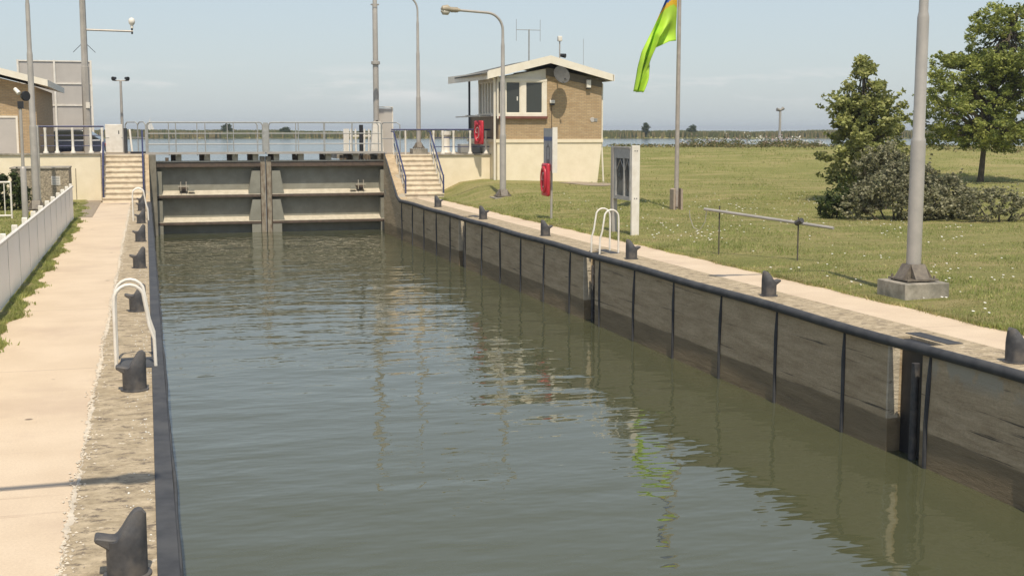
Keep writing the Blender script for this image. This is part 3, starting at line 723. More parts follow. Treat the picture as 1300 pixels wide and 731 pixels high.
dup(lp, (-3.57,45.4,-.2), math.pi, 'grey pole behind the white fence near the left edge').scale = (1,1,1.2)
l3 = dup(lp, (0,0,0)); l3.location = (-2.80,6.62,-.1); l3.rotation_euler[2] = math.pi; l3['label'] = 'lamp post beside the camera that throws its shadow over the left path'
# radar style mast beside the gate
t = thing('signal_mast', 'thick stepped grey mast beside the right end of the walkway', 'mast', (9.96,57,0))
MB().lathe([(.13,1.6),(.13,5.60),(.20,5.62),(.20,5.74),(.12,5.76),(.115,8.2),(.10,8.25),(.10,9.0)], n=16).build('pole', M['steel'], t)
MB().lathe([(.19,8.20),(.19,8.24)], n=16).build('collar', M['steel'], t)
MB().box(-.05,.05,-.17,-.12,2.95,3.15).build('mast_hatch', M['black'], t)
MB().prism([(-.30,1.7),(.30,1.7),(.16,3.1),(-.16,3.1)], 'y', -.18,.18).build('mast_foot', M['white'], t)
t = thing('electric_cabinet', 'grey metal cabinet behind the white pickets right of the mast', 'cabinet', (10.42,57.4,1.6))
MB().box(-.30,.30,-.15,.15,0,2.08).build('body', M['panel'], t, .01)
b = MB(); b.box(-.34,-.30,-.17,.17,0,2.16); b.box(.30,.35,-.17,.17,0,2.16); b.box(-.30,.30,-.17,.17,2.122,2.16); b.build('frame', M['white'], t)
# white pickets round the mast
t = thing('picket_fence', 'white picket fence round the mast beside the gate', 'fence', (0,0,1.7))
i = 0
for (x,y) in [(8.9+.20*k, 57.6-.03*k) for k in range(7)]+[(10.25+.17*k,57.2+.35*k) for k in range(-1,4)]+[(8.85+.02*k,58.0+.45*k) for k in range(5)]:
    MB().prism([(x-.035+.03*math.sin(7*x),0),(x+.035+.03*math.sin(7*x),0),(x+.035,1.02),(x,1.10),(x-.035,1.02)], 'y', y-.018, y+.018).build('picket', M['white'], t)
MB().box(8.85,10.3,57.62,57.66,.72,.80).build('cross_rail', M['white'], t)
b = MB(); b.tube([(9.22,56.7,0),(9.22,56.7,1.35)], .09, 12); 
tag(b.build('mooring_post', M['black'], None), 'dark round post among the white pickets by the gate', 'post'); bpy.data.objects['mooring_post'].location.z = 1.6
# timber dolphin / jetty bits behind the gate, right
t = thing('timber_jetty', 'weathered timber staging behind the right end of the gate', 'jetty', (0,0,0))
for k in range(9):
    x = 8.3+.16*k; MB().box(x,x+.13,57.0,57.12,-.8,1.62+.04*math.sin(k*2)).build('plank', M['wood'], t)
MB().box(8.2,10.0,57.2,60.5,1.45,1.66).build('deck', M['concrete'], t)
MB().box(7.9,9.0,56.9,57.0,1.66,1.72).build('top_rail', M['black'], t)
for i,(x,y,h) in enumerate([(1.0,66,1.35),(4.2,62,1.2),(6.9,64,1.2)]):
    o = MB().tube([(x,y,-1),(x,y,h)], .09, 10).build('mooring_pile', M['wood']); tag(o, ['timber pile in the outer harbour behind the left leaf','timber pile in the outer harbour left of the gate centre','timber pile in the outer harbour behind the right leaf'][i], 'pile', 'timber piles behind the gate')

# ------------------------------------------------------------------ railings
def baluster(t, x, y, z, h=1.0):
    MB().lathe([(.10,0),(.10,.05),(.06,.10),(.048,.30),(.048,h-.12),(.06,h-.03),(.055,h)], (x,y,z), 12).build('post', M['white'], t)
t = thing('platform_railing', 'blue and white railing on the left platform wall', 'railing')
xs = [-3.72,-3.30,-2.72,-2.05,-1.62]
for x in xs: baluster(t, x, 52.75, 1.84, .98)
b = MB(); b.tube([(-3.95,52.75,2.87),(-1.55,52.75,2.87)], .034, 10)
for z in (2.52,2.12): b.tube([(-3.9,52.75,z),(-1.55,52.75,z)], .018, 8)
b.build('blue_rail', M['blue'], t)
t = thing('platform_railing', 'blue and white railing on the right platform in front of the control house', 'railing')
for x in (11.75,12.15,12.62,13.35,14.05): baluster(t, x, 53.3, 1.72, .98)
b = MB(); b.tube([(9.95,53.35,2.74),(14.3,53.3,2.74)], .034, 10)
for z in (2.40,2.02): b.tube([(11.7,53.3,z),(14.3,53.3,z)], .018, 8)
b.build('blue_rail', M['blue'], t)
def handrail(label, x, y0, y1, z1, post, bottom=.95):
    t = thing('stair_handrail', label, 'handrail', (x,0,0), 0, 'blue handrails on the stairs')
    b = MB(); b.tube([(0,y1+.5,z1+.95),(0,y1,z1+.95),(0,y0+.15,bottom),(0,y0+.02,bottom-.04),(0,y0,bottom-.12),(0,y0,.15)], .032, 10)
    b.tube([(0,y1,z1+.5),(0,y0+.1,bottom-.42)], .018, 8); b.build('rail', M['blue'], t)
    for k in range(5):
        q = k/4; y = y0+.05+(y1-y0-.1)*q; zb = z1*q*.96+.02; MB().tube([(0,y,max(zb-.1,0)),(0,y,zb+ .9)], .03, 8).build('post', M['white'] if post else M['blue'], t)
handrail('blue handrail on the left side of the left stairs', -1.60, 50.9, 53.3, 1.76, False)
handrail('blue handrail on the water side of the left stairs', -.12, 50.9, 53.3, 1.76, False)
handrail('blue handrail with white posts on the water side of the right stairs', 10.02, 50.7, 53.2, 1.71, True)
handrail('blue handrail with white posts on the grass side of the right stairs', 11.58, 50.7, 53.2, 1.71, True)
t = thing('loop_railing', 'grey looped railing between the left stairs and the walkway', 'railing')
for (xa,ya,xb_,yb) in ((-.82,58.4,-.30,57.2),(-.30,57.1,.02,55.9)):
    b = MB(); b.tube([(xa,ya,1.75),(xa,ya,2.95),(xa+.08,ya-.1,3.06),(xb_-.08,yb+.1,3.06),(xb_,yb,2.95),(xb_,yb,1.75)], .025, 8)
    b.tube([(xa,ya,2.4),(xb_,yb,2.4)], .02, 8); b.build('loop', M['rail'], t)
t = thing('loop_railing', 'grey looped railing between the walkway and the right stairs', 'railing')
b = MB(); b.tube([(9.98,55.9,1.7),(9.98,55.9,2.95),(10.06,55.8,3.04),(10.5,55,3.04),(10.6,54.8,2.95),(10.6,54.8,1.7)], .025, 8); b.tube([(9.98,55.9,2.35),(10.6,54.8,2.35)],.02,8); b.build('loop', M['rail'], t)
MB().tube([(10.72,54.2,1.7),(10.72,54.2,2.75)], .04, 8).build('post', M['white'], t)
# left white fence
t = thing('white_fence', 'long white board fence along the left path', 'fence', (-2.2,0,0))
P0 = 12.2; k = 0
pw = mat('fence_white_panel', (.90,.88,.83), .4, (.87,.84,.78), 2)
while P0+1.95*k < 41:
    y = P0+1.95*k; y2 = min(y+1.95, 41.3)
    MB().box(.0,.006, y+.03, y2-.03, .06, 1.021).build('panel', pw, t)
    MB().box(.0065,.010, y-.014, y+.014, .06, 1.02).build('joint', M['greybox'], t)
    MB().box(-.11,-.012, y-.04, y+.04, 0, 1.12).build('post', M['white'], t, .01)
    k += 1
MB().box(-.09,-.008,41.2,41.3,0,1.12).build('post', M['white'], t, .01)
MB().box(-.030,.035, P0, 41.3, 1.022, 1.062).build('top_rail', M['white'], t)
# short white bar railing on the far left lawn
t = thing('bar_railing', 'short white bar railing in front of the hedge at far left', 'railing', (0,42.2,0))
MB().tube([(-9,0,1.15),(-4.05,0,1.15)], .03, 8).build('top_rail', M['white'], t); MB().tube([(-9,0,.12),(-4.05,0,.12)], .03, 8).build('bottom_rail', M['white'], t)
for k in range(26): 
    x = -4.05-.19*k; MB().tube([(x,0,.0 if k%8==0 else .12),(x,0,1.15)], .028 if k%8==0 else .016, 8).build('bar', M['white'], t)
# aggregate box
t = thing('pump_box', 'rough aggregate concrete box with a vent behind the white fence', 'box', (0,49.3,0))
MB().box(-4.62,-2.68,-.8,.9,0,1.36).build('body', M['dkconc'], t, .02); MB().box(-4.66,-2.66,-.84,.92,1.362,1.42).build('lid', M['concrete'], t, .01)
b = MB(); b.box(-3.28,-2.98,-.815,-.79,.78,1.1); b.build('vent', M['white'], t)
for k in range(5): MB().box(-3.25,-3.01,-.822,-.816,.81+.06*k,.83+.06*k).build('slat', M['greybox'], t)
o = MB().tube([(-3.55,46.6,0),(-3.55,46.6,1.3),(-3.55,46.6,1.32),(-3.55,46.6,2.9)], [.045,.045,.06,.06], 10).build('white_post', M['white']); tag(o, 'slim white post beside the grey pole at the left', 'post')
t = thing('marker_post', 'little post with a yellow ball behind the white fence', 'marker', (-3.0,36.5,0)); MB().tube([(0,0,0),(0,0,.48)], .02, 8).build('stake', M['steel'], t)
MB().lathe([(0.001,.47),(.05,.49),(.065,.54),(.05,.59),(.001,.61)], n=14).build('ball', M['orange'], t)
# spotlight / camera post
t = thing('camera_post', 'slim post with a white camera and a black floodlight at the far left', 'post', (-3.68,42.4,0))
MB().lathe([(.09,0),(.09,1.55),(.07,1.6),(.05,1.62),(.05,3.55)], n=12).build('pole', M['steel'], t)
b = MB(); b.tube([(-.13,0,4.0),(.0,-.12,3.86)], [.06,.07], 10); b.build('camera', M['white'], t)
b = MB(); b.tube([(.10,.14,3.78),(.16,-.02,3.78),(.20,-.06,3.78)], [.10,.15,.155], 14); b.build('floodlight', M['black'], t)
MB().box(-.07,.10,-.06,.06,3.4,3.62).build('clamp', M['black'], t)

# ------------------------------------------------------------------ left background
t = thing('sign_board', 'back of a big grey framed sign board at the left', 'sign', (-4.65,75,1.7))
for i in range(2):
    for (z0,z1) in ((.1,2.32),(2.38,3.5),(3.56,4.72)):
        MB().box(-1.86+1.90*i,-.02+1.88*i,0,.03,z0,z1).build('panel', M['panel'], t)
b = MB()
for z in (2.35,3.53,4.75): b.box(-1.90,1.90,-.05,.0-.002,z-.035,z+.035)
b.build('cross_bar', M['white'], t)
for x in (-1.93,-.06,1.84): MB().box(x,x+.10,-.12,-.052,0,4.80).build('upright', M['white'], t)
t = thing('sensor_mast', 'grey mast with a long side arm and round sensor at the left', 'mast', (-2.37,58,1.75))
MB().lathe([(.18,0),(.165,3.6),(.17,3.65),(.14,3.67),(.125,6.4),(.13,6.42),(.10,6.45),(.08,8.5)], n=8, smooth=False).build('pole', M['steel'], t)
b = MB(); b.tube([(.12,0,5.20),(2.02,0,5.17)], .045, 8); b.build('arm', M['steel'], t)
b = MB(); b.lathe([(.001,5.28),(.06,5.30),(.06,5.42),(.11,5.48),(.14,5.56),(.13,5.66),(.07,5.73),(.001,5.75)], (1.98,0,.0), 14); b.build('sensor', M['white'], t)
MB().tube([(1.98,0,5.05),(1.98,0,5.30)], .04, 8).build('socket', M['black'], t)
b = MB(); b.tube([(-.1,0,4.6),(-.45,0,4.25)], .012, 5); b.tube([(.1,0,4.6),(.45,0,4.25)], .012, 5); b.build('stay', M['black'], t)
MB().box(-.02,.14,-.2,-.15,1.9,2.15).build('mast_plate', M['white'], t)
t = thing('floodlight_pole', 'thin grey pole with two small black floodlights', 'lamp', (-.97,60,1.75))
MB().lathe([(.07,0),(.065,1.0),(.05,3.15)], n=10).build('pole', M['steel'], t); MB().tube([(-.28,0,3.15),(.28,0,3.15)], .025, 8).build('cross_arm', M['steel'], t)
for sx in (-1,1): MB().tube([(sx*.2,-.02,3.26),(sx*.32,-.16,3.22)], [.05,.1], 10).build('floodlight', M['black'], t)
t = thing('control_cabinet', 'white metal cabinet beside the thin floodlight pole', 'cabinet', (-1.30,58.5,1.75))
MB().box(-.36,.36,-.2,.2,0,1.22).build('body', M['white'], t, .02); MB().box(-.2,.3,-.206,-.2,.15,1.1).build('door', M['white'], t)
MB().box(.18,.22,-.215,-.207,.8,.95).build('handle', M['black'], t); MB().box(-.36,.36,-.203,-.2,.62,.65).build('seam', M['greybox'], t)
o = MB().tube([(-.55,57.0,1.75),(-.63,57.3,2.75)], .04, 8).build('tilted_post', M['white']); tag(o, 'white post leaning beside the left end of the walkway', 'post')
o = MB().tube([(-.80,56.6,1.75),(-.80,56.6,2.8)], .075, 10).build('dark_post', M['rubber']); tag(o, 'dark grey post left of the leaning white post', 'post')
o = MB().box(-.62,.0,55.9,56.3,1.755,1.83).build('hatch', M['black'], None, .01); tag(o, 'low dark hatch on the platform at the top of left stairs', 'hatch')
# left brick building
t = thing('brick_building', 'sand brick building with white fascia at the left edge', 'building', (0,0,0))
MB().box(-16, -4.25, 56, 66, 1.7, 4.15).build('wall', M['brick'], t)
MB().prism([(-4.25,4.15),(-4.25,4.48),(-10,5.95),(-16,4.48),(-16,4.15)], 'y', 56.003, 65.9).build('gable', M['brick'], t)
MB().prism([(-3.72,4.48),(-3.72,4.74),(-10,6.36),(-16.3,4.74),(-16.3,4.48),(-10,6.10)], 'y', 55.35, 66.5).build('roof', [M['roofw']], t)
MB().box(-5.9,-5.05,55.96,55.999,1.75,3.22).build('door', M['panel'], t); b = MB(); b.box(-5.98,-5.9,55.93,55.999,1.7,3.3); b.box(-5.05,-4.97,55.93,55.999,1.7,3.3); b.box(-5.9,-5.05,55.93,55.999,3.222,3.3); b.build('door_frame', M['roofw'], t)
for i,(x,y,rz,c,l) in enumerate([(-5.5,70,.1,(.045,.085,.10),'teal car parked behind the left platform railing'),(-3.9,69,1.4,(.05,.06,.09),'dark blue car parked beside the sensor mast')]):
    t = thing('parked_car', l, 'car', (x,y,1.30), rz, 'cars parked behind the left platform')
    cm = mat('car_paint_%d'%i, c, .3, spec=.6)
    MB().prism([(-2.0,.25),(2.0,.25),(2.1,.5),(2.02,.8),(1.1,.92),(-1.9,.95),(-2.1,.7)], 'x', -.82, .82).build('body', cm, t, .06)
    MB().prism([(.95,.90),(.35,1.38),(-1.1,1.40),(-1.85,.93)], 'x', -.68, .68).build('cabin', M['glass'], t, .05)
    MB().box(-.66,.66,-1.05,.32,1.39,1.43).build('roof', cm, t, .02)
    for sx in (-1,1):
        for sy in (-1.25,1.3):
            w_ = MB(); w_.lathe([(0.001,-.1),(.3,-.1),(.32,-.06),(.32,.06),(.3,.1),(.001,.1)], (sx*.76,sy,.31), 18, axis='x'); w_.build('wheel', M['black'], t)
        MB().box(sx*.5-.16,sx*.5+.16,-2.12,-2.06,.62,.76).build('rear_light', M['red'], t)
t = thing('sailboat', 'tiny white sailing boat far off behind the left walkway', 'boat', (*vd(700,(191-650)/F*700*math.cos(TH)),-.4))
MB().prism([(-3.4,.9),(3.6,1.0),(2.9,0),(-2.9,0)], 'x', -1,1).build('hull', M['white'], t, .2); MB().tube([(0,0,.5),(0,0,9)], .07, 6).build('pole', M['white'], t)
b = MB(); b.prism([(0.1,1.6),(3.0,1.6),(0.1,8.4)], 'x', -.04,.04); b.prism([(-.2,1.2),(-2.6,1.2),(-.2,7.2)], 'x', -.04,.04); b.build('sail', M['white'], t); t.rotation_euler[2] = 1.2

# ------------------------------------------------------------------ control house
t = thing('control_house', 'sand brick control house with cream base, gable roof and corner windows', 'house', (0,52,0))
MB().prism([(14.2,.1),(18.62,.1),(18.86,2.2),(14.2,2.2)], 'y', 0, 5.0).build('base', M['cream'], t)
MB().box(14.14,18.90,-.04,5.04,2.202,2.34).build('ledge', M['cream'], t)
zl = lambda x: 5.60-(.185*(16.42-x) if x<16.42 else .205*(x-16.42))
b = MB(); b.prism([(16.33,2.342),(18.83,2.342),(18.83,zl(18.83)-.28),(16.42,zl(16.42)-.28),(16.33,zl(16.33)-.28)], 'y', 0, 4.98)
b.box(14.3,16.33,.02,4.98,2.342,3.28); b.build('wall', M['brick'], t)
b = MB(); b.prism([(14.3,4.78),(16.33,4.78),(16.33,zl(16.33)-.30),(14.3,zl(14.3)-.30)], 'y', .03, 3.2); b.build('spandrel', M['roofw'], t)
b = MB(); b.prism([(16.34,zl(16.34)-.58),(18.84,zl(18.84)-.58),(18.84,zl(18.84)-.27),(16.42,zl(16.42)-.27),(16.34,zl(16.34)-.27)], 'y', -.025, -.003); b.build('eaves_board', mat('brown_grey_board', (.16,.135,.10), .8), t)
# roof: sloping slabs, front overhang, long left eave over the veranda
b = MB()
b.prism([(13.45,zl(13.45)-.05),(13.45,zl(13.45)),(16.42,zl(16.42)+.16),(19.2,zl(19.2)),(19.2,zl(19.2)-.05),(16.42,zl(16.42)+.0)], 'y', -.34, 5.6); b.build('roof', M['roof'], t)
b = MB(); b.prism([(13.72,zl(13.72)-.27),(13.72,zl(13.72)+.06),(16.42,zl(16.42)+.22),(19.22,zl(19.22)+.04),(19.22,zl(19.22)-.24),(16.42,zl(16.42)-.10)], 'y', -.40, -.345); b.build('front_fascia', M['roofw'], t)
MB().prism([(13.72,-.40),(13.68,-.40),(13.40,5.6),(13.44,5.6)], 'z', zl(13.6)-.27, zl(13.6)+.04).build('side_fascia', M['roofw'], t)
MB().box(13.62,18.9,-.3,5.5,zl(13.5)-.30,zl(13.5)-.27).build('soffit', M['roofw'], t) if False else None
MB().box(19.2,19.26,-.4,5.6,zl(19.2)-.24,zl(19.2)+.02).build('side_fascia', M['roofw'], t)
# front window bay
b = MB(); b.box(14.22,16.36,-.06,-.0,3.30,3.42); b.box(14.22,16.36,-.06,.0,4.74,4.86); b.box(14.22,14.56,-.05,0,3.42,4.74); b.box(16.18,16.36,-.05,0,3.42,4.74); b.box(15.20,15.42,-.05,0,3.42,4.74)
b.build('window_frame', M['roofw'], t)
b = MB(); b.box(14.2,16.38,-.12,-.0,3.20,3.298); b.build('sill', mat('dark_red_sill', (.20,.07,.05), .7), t)
for a,c in ((14.56,15.20),(15.42,16.18)):
    f_ = MB().box(a,c,.0,.02,3.42,4.74).build('window', M['glass'], t)
    fr_ = MB(); fr_.box(a,a+.04,-.03,-.001,3.42,4.74); fr_.box(c-.04,c,-.03,-.001,3.42,4.74); fr_.box(a+.04,c-.04,-.03,-.001,3.42,3.46); fr_.box(a+.04,c-.04,-.03,-.001,4.70,4.74); fr_.build('window_frame', M['roofw'], f_)
MB().box(14.6,16.2,2.2,2.25,3.3,4.7).build('interior_screen', M['greybox'], t)
MB().box(15.05,15.10,-.004,-.001,3.95,4.12).build('sticker', M['petal'], t)
# left side: window wall towards the lock
f_ = MB().box(14.24,14.29,.02,3.1,3.42,4.72).build('window', m_glass('side_glass',(.16,.16,.15)), t)
b = MB(); b.box(14.18,14.30,.0,3.12,3.30,3.42); b.box(14.18,14.30,0,3.12,4.72,4.95)
for yy in (.02,.26,.52,.98,1.45,1.92,2.40,2.98): b.box(14.17,14.30,yy-.07,yy+.07,3.42,4.72)
b.build('window_frame', M['roofw'], f_)
MB().box(14.24,14.30,.02,5.0,2.342,3.30).build('side_wall', mat('brown_side_wall', (.25,.19,.125), .85), t)
b = MB(); b.tube([(14.08,-.02,.6),(14.08,-.02,4.6),(14.05,-.05,4.85),(13.8,-.2,5.0)], .05, 8); b.tube([(14.2,-.1,3.2),(14.2,-.1,5.0)], .035, 8); b.build('drain_pipe', M['roofw'], t)
b = MB(); b.tube([(18.98,.1,.4),(18.9,.12,2.0),(18.9,.12,4.7)], .04, 8); b.build('drain_pipe', M['roofw'], t)
MB().tube([(14.15,4.6,1.7),(14.15,4.6,4.95)], .05, 8).build('veranda_post', mat('dark_blue_post', (.05,.055,.07), .5), t)
b = MB(); b.tube([(13.5,1.0,3.34),(14.2,1.0,3.34)], .03, 6); b.tube([(13.5,2.8,3.34),(14.2,2.8,3.34)], .03, 6); b.tube([(13.5,.2,3.30),(13.5,4.5,3.30)], .03, 6); b.build('gallery_bar', M['greybox'], t)
MB().box(18.86,19.12,.6,1.1,4.0,4.62).build('wall_box', M['greybox'], t, .01)
MB().box(18.10,18.30,-.16,-.027,4.50,4.84).build('wall_lamp', M['white'], t, .02); MB().box(18.12,18.28,-.14,-.03,4.45,4.498).build('wall_lamp_glass', M['black'], t)
MB().box(16.48,16.70,-.14,-.003,3.84,3.98).build('wall_lamp', M['white'], t, .02); MB().box(16.50,16.68,-.13,-.01,3.76,3.838).build('wall_lamp_glass', M['black'], t)
MB().lathe([(.001,-.02),(.10,-.02),(.11,-.003)], (18.42,0,3.16), 14, axis='y').build('emblem', M['panel'], t); MB().box(18.50,18.64,-.02,-.003,3.08,3.22).build('emblem', M['greybox'], t)
MB().tube([(16.58,-.02,3.76),(16.58,-.02,2.5)], .01, 5).build('cable', M['black'], t)
# dish, antenna, camera pole: fixed to the house but lift off
o = thing('satellite_dish', 'round grey satellite dish on the gable wall of the control house', 'dish', (16.82,51.36,5.02))
b = MB(); prof = [(1.12*a_,b_) for a_,b_ in [(.001,.09),(.12,.085),(.24,.055),(.32,.02),(.345,.0),(.345,-.012),(.32,.005),(.24,.04),(.12,.07),(.001,.075)]]; b.lathe(prof, n=28, axis='y'); d_ = b.build('reflector', mat('dish_grey', (.11,.108,.10), .8, spec=.1), o); d_.rotation_euler = (R(-22),0,R(14))
MB().tube([(0,.12,0),(0,.3,-.05),(.0,.64,-.15)], .025, 8).build('bracket', M['steel'], o); MB().tube([(0,.0,-.32),(.05,-.35,-.22)], .015, 6).build('feed_arm', M['steel'], o); MB().tube([(.05,-.35,-.22),(.05,-.28,-.18)], .035, 8).build('receiver', M['black'], o)
o = thing('antenna', 'thin twin pole aerial on the control house roof', 'antenna', (16.18,54,5.6))
MB().tube([(0,0,0),(0,0,1.45)], .03, 8).build('mast', M['greybox'], o); MB().tube([(-.58,0,1.43),(.52,0,1.43)], .015, 6).build('boom', M['greybox'], o)
for x in (-.57,.51): MB().tube([(x,0,.95),(x,0,1.88)], .01, 5).build('rod', M['greybox'], o)
o = thing('wind_sensor', 'short pole with a white box and black camera on the roof ridge', 'sensor', (17.26,53,5.5))
MB().tube([(0,0,0),(0,0,1.0)], .03, 8).build('pole', M['steel'], o); MB().box(-.09,.09,-.09,.09,1.0,1.22).build('sensor_box', M['white'], o, .02); MB().tube([(.04,.05,.42),(.22,-.12,.38)], [.07,.1], 10).build('camera', M['black'], o)
o = MB().tube([(18.2,52.6,5.2),(18.2,52.6,6.6)], .008, 5).build('whip_aerial', M['greybox']); tag(o, 'hair thin whip aerial above the right eave of the control house', 'antenna')
# lifebuoy on the gallery
def buoy(label, loc, rz, r=.36, mat_=None):
    t = thing('lifebuoy', label, 'lifebuoy', loc, rz, 'red lifebuoys')
    b = MB(); 
    ring = [(-.05, r*.55*math.cos(a), r*1.02*math.sin(a)) for a in [2*math.pi*k/24 for k in range(25)]]
    b.tube(ring, .055, 10, cap=False); b.build('ring', M['red'], t)
    MB().box(-.045,.075,-.31,.31,-.50,.50).build('case', M['red'], t, .055)
    b = MB()
    b.tube([( -.06,.03,.0)]+[(-.07, .13*math.cos(a), .22*math.sin(a)) for a in [.5*k for k in range(11)]], .012, 6); b.build('rope', M['petal'], t)
    return t
buoy('red lifebuoy hanging on the gallery of the control house', (13.55,52.6,2.62), .35)
# gallery bits
o = MB().box(13.2,14.1,54.4,55.0,1.72,2.12).build('grey_chest', M['greybox'], None, .02); tag(o, 'low grey chest on the platform beneath the gallery', 'chest')
o = MB().lathe([(.22,0),(.20,.06),(.17,.10),(.17,.75),(.24,.80),(.24,.95),(.001,.97)], (13.15,57,1.7), 16).build('capstan', M['white']); tag(o, 'white round capstan on the right platform behind the railing', 'capstan')
# brown trodden patch by the house
b = MB(); n = 22
b.add([(17.6,50.6,zr(17.6,50.6)+.012)]+[(17.8+ (1.1+.25*math.sin(3*a))*math.cos(a), 50.6+ (1.2+.2*math.cos(4*a))*math.sin(a), zr(17.8+1.1*math.cos(a),50.6+1.2*math.sin(a))+.014) for a in [2*math.pi*k/n for k in range(n)]], [(0,1+k,1+(k+1)%n) for k in range(n)])
struct(b.build('bare_ground', M['pave'], fix=False))

# ------------------------------------------------------------------ lawn furniture
# lifebuoy post
t = thing('notice_post', 'narrow grey notice on a post on the lawn above a lifebuoy', 'sign', (11.87,37.2,0))
MB().tube([(0,0,0),(0,0,2.75)], .035, 10).build('post', M['steel'], t)
MB().box(-.06,-.035,-.28,.62,1.50,2.80).build('panel', mat('notice_grey', (.40,.40,.39), .5), t)
MB().box(-.075,.08,-.33,-.282,1.46,2.83).build('edge', M['white'], t)
MB().box(-.0645,-.061,-.27,.60,2.42,2.54).build('blue_band', mat('notice_blue', (.10,.15,.32), .5), t)
b = MB(); b.box(-.0645,-.061,.02,.05,1.75,2.25); b.box(-.0645,-.061,.28,.31,1.75,2.25); b.box(-.0645,-.061,.12,.20,1.68,1.86); b.prism([(.10,2.22),(.23,2.22),(.165,2.36)], 'x', -.0645,-.061); b.build('marking', M['black'], t)
buoy('faded red lifebuoy hanging under the grey notice on the lawn', (11.72,37.35,1.24), 0)
# information board
t = thing('information_board', 'grey framed information board with two map panes by the path', 'board', (12.03,0,0))
g = M['greybox']
MB().box(-.07,.07,32.12,32.26,0,2.30).build('post', M['steel'], t); MB().box(-.015,.20,30.84,30.92,0,2.36).build('post', M['white'], t, .008)
MB().box(.02,.10,30.925,32.12,.94,2.28).build('back_panel', g, t)
b = MB(); b.box(-.04,.02,30.925,32.12,2.02,2.28); b.box(-.04,.02,30.925,32.12,.94,1.04); b.box(-.04,.02,31.98,32.12,1.04,2.02); b.box(-.04,.02,30.925,30.98,1.04,2.02); b.box(-.04,.02,31.36,31.42,1.04,2.02)
b.build('frame', M['rail'], t); MB().box(-.06,.12,30.92,32.28,2.282,2.32).build('top_cap', M['steel'], t)
def m_map():
    m, tt, bb = nodes('map_print'); bb.inputs['Roughness'].default_value = .12
    n1 = noise(tt, coords(tt), 1.6, 3, .5, .46, .5); o = mixrgb(tt, n1, (.10,.115,.12), (.045,.05,.055)); tt.links.new(o, bb.inputs['Base Color']); return m
mm_ = m_map()
for a,c in ((30.98,31.36),(31.42,31.98)): 
    MB().box(.0,.019,a,c,1.04,2.02).build('pane', mm_, t)
    b = MB(); mid = (a+c)/2; b.tube([(-.01,a+.02,1.75),(-.01,mid,1.99),(-.01,c-.02,1.72)], .014, 5); b.build('pane_mark', M['rail'], t)
for z in (2.22,1.0):
    for dx in (.06,.12): MB().tube([(dx,30.832,z),(dx,30.84,z)], .014, 8).build('bolt', M['black'], t)
# flagpole + flag
t = thing('flagpole', 'tall slim flagpole in a square concrete foot on the lawn', 'flagpole', (16.98,39.5,0))
MB().lathe([(.075,.2),(.07,4),(.055,8.6),(.001,8.65)], n=14).build('pole', mat('grey_pink_pole', (.42,.37,.33), .5), t)
b = MB(); b.prism([(-.17,0),(-.17,.78),(-.10,.82),(-.10,0)], 'y', -.16, .16); b.prism([(.17,0),(.10,0),(.10,.82),(.17,.78)], 'y', -.16,.16); b.box(-.10,.10,.05,.16,0,.8); b.build('foot', mat('warm_concrete', (.40,.32,.25), .9), t)
MB().box(-.05,.05,-.06,-.03,.2,.62).build('rusty_plate', mat('rusty_plate', (.22,.09,.06), .8), t)
# flag: hoist edge at the pole, cloth drooping to the lower left
def flagmesh():
    b = MB(); NU, NV = 64, 40; vs = []
    def lerp(pts, u):
        for (u0,a),(u1,c) in zip(pts, pts[1:]):
            if u<=u1:
                k = (u-u0)/(u1-u0); k = k*k*(3-2*k) if False else k
                return tuple(a[i]+(c[i]-a[i])*k for i in range(2))
        return pts[-1][1]
    top = [(0,(16.90,8.2)),(.12,(16.72,7.6)),(.28,(16.42,6.95)),(.5,(15.98,6.05)),(.7,(15.56,5.25)),(.82,(15.42,4.75)),(.92,(15.36,4.4)),(1,(15.28,3.98))]
    bot = [(0,(16.88,5.65)),(.15,(16.62,5.62)),(.30,(16.36,5.50)),(.45,(16.18,5.40)),(.6,(16.20,5.15)),(.75,(16.10,4.75)),(.88,(15.90,4.35)),(1,(15.64,3.96))]
    for i in range(NU+1):
        u = i/NU; T = lerp(top,u); B = lerp(bot,u)
        for j in range(NV+1):
            v = j/NV
            # folds run along the fly; deeper away from the hoist
            am = .04+.30*smooth(0,.5,u)
            fold = am*math.sin(v*9.5+u*3.0)+.4*am*math.sin(v*17-u*5)
            vv = v
            x = B[0]+(T[0]-B[0])*vv; z = B[1]+(T[1]-B[1])*vv
            vs.append((x+.05*am*math.cos(v*14), 39.5+fold*.6-.25*u+.75*smooth(.5,.0,v)*math.exp(-((u-.66)/.2)**2), z))
    b.add(vs, [(i*(NV+1)+j, (i+1)*(NV+1)+j, (i+1)*(NV+1)+j+1, i*(NV+1)+j+1) for i in range(NU) for j in range(NV)], 0, True)
    # colour bands by hoist position: green, wavy orange, blue, green edge
    b.mi = []
    for i in range(NU):
        for j in range(NV):
            v = (j+.5)/NV; u = i/NU; wv = .02*math.sin(u*16)
            e = .43+wv+1.22*u; b.mi.append(0 if v<e else 1 if v<e+.09 else 2)
    return b
def m_flag(n, c): return m_leaf(n, c, .25)
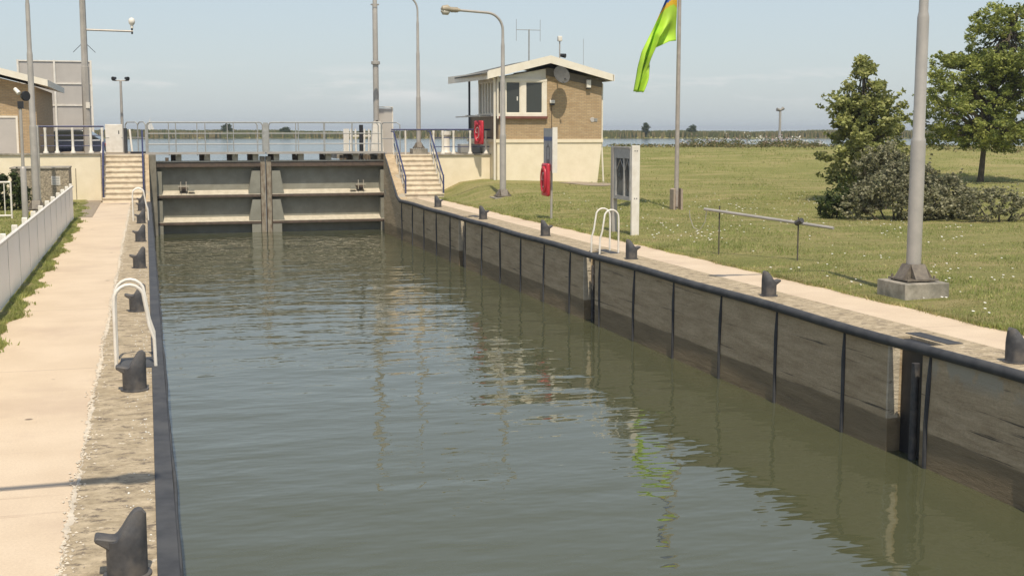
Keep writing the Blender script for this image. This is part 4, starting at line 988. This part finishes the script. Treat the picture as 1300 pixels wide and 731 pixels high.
fo = flagmesh().build('flag', [m_flag('flag_green',(.50,.76,.07)), m_flag('flag_orange',(.80,.50,.03)), m_flag('flag_blue',(.04,.13,.50))], None, fix=False)
sm = fo.modifiers.new('thick','SOLIDIFY'); sm.thickness = .006
tag(fo, 'green flag with orange and blue bands drooping from the flagpole', 'flag')
# pipe rail
t = thing('pipe_rail', 'thin grey pipe rail on two dark stakes on the lawn', 'rail')
p0 = Vector((11.83,25.95,1.03)); p1 = Vector((13.30,22.95,.80))
MB().tube([p0,p1], .033, 10).build('pipe', M['steel'], t)
for (x,y,z) in ((12.03,25.6,1.12),(12.92,23.7,.98)): MB().tube([(x,y,0),(x,y,z)], .016, 8).build('stake', mat('dark_stake', (.10,.085,.065), .8), t)
MB().tube([(12.90,23.75,.85),(12.95,23.6,.92)], .06, 8).build('clamp', M['iron'], t)
MB().tube([(11.86,25.9,1.0),(11.84,25.92,.75),(11.74,26.0,.55),(11.62,26.05,.62),(11.55,26.1,.85),(11.54,26.1,1.0)], .008, 6).build('rope', M['steel'], t)
# small lamp beyond the crest
x,y = vd(100,(990-650)/F*100*math.cos(TH)); t = thing('small_lamp_post', 'small distant lamp post behind the flowering weeds', 'lamp post', (x,y,-.6))
MB().lathe([(.12,0),(.11,1),(.09,4.7)], n=10).build('pole', M['steel'], t)
MB().tube([(-.3,0,4.85),(0,0,4.78),(.28,0,4.95)], [.14,.1,.14], 8).build('lamp_head', mat('small_lamp_grey', (.30,.28,.24), .6), t)

# ------------------------------------------------------------------ haze: pale even air over the water
hm = bpy.data.materials.new('pale_haze'); hm.use_nodes = True; ht = hm.node_tree; ht.nodes.clear()
ho = ht.nodes.new('ShaderNodeOutputMaterial'); hv = ht.nodes.new('ShaderNodeVolumePrincipled'); hv.inputs['Color'].default_value = (.86,.93,1,1)
hv.inputs['Density'].default_value = .00028; hv.inputs['Anisotropy'].default_value = .1; ht.links.new(hv.outputs[0], ho.inputs['Volume'])
hz_ = MB().box(-4500, 6500, -60, 13000, -5, 14).build('haze', hm); hz_['kind'] = 'stuff'; hz_['label'] = 'thin pale haze over the far water'; hz_['category'] = 'haze'
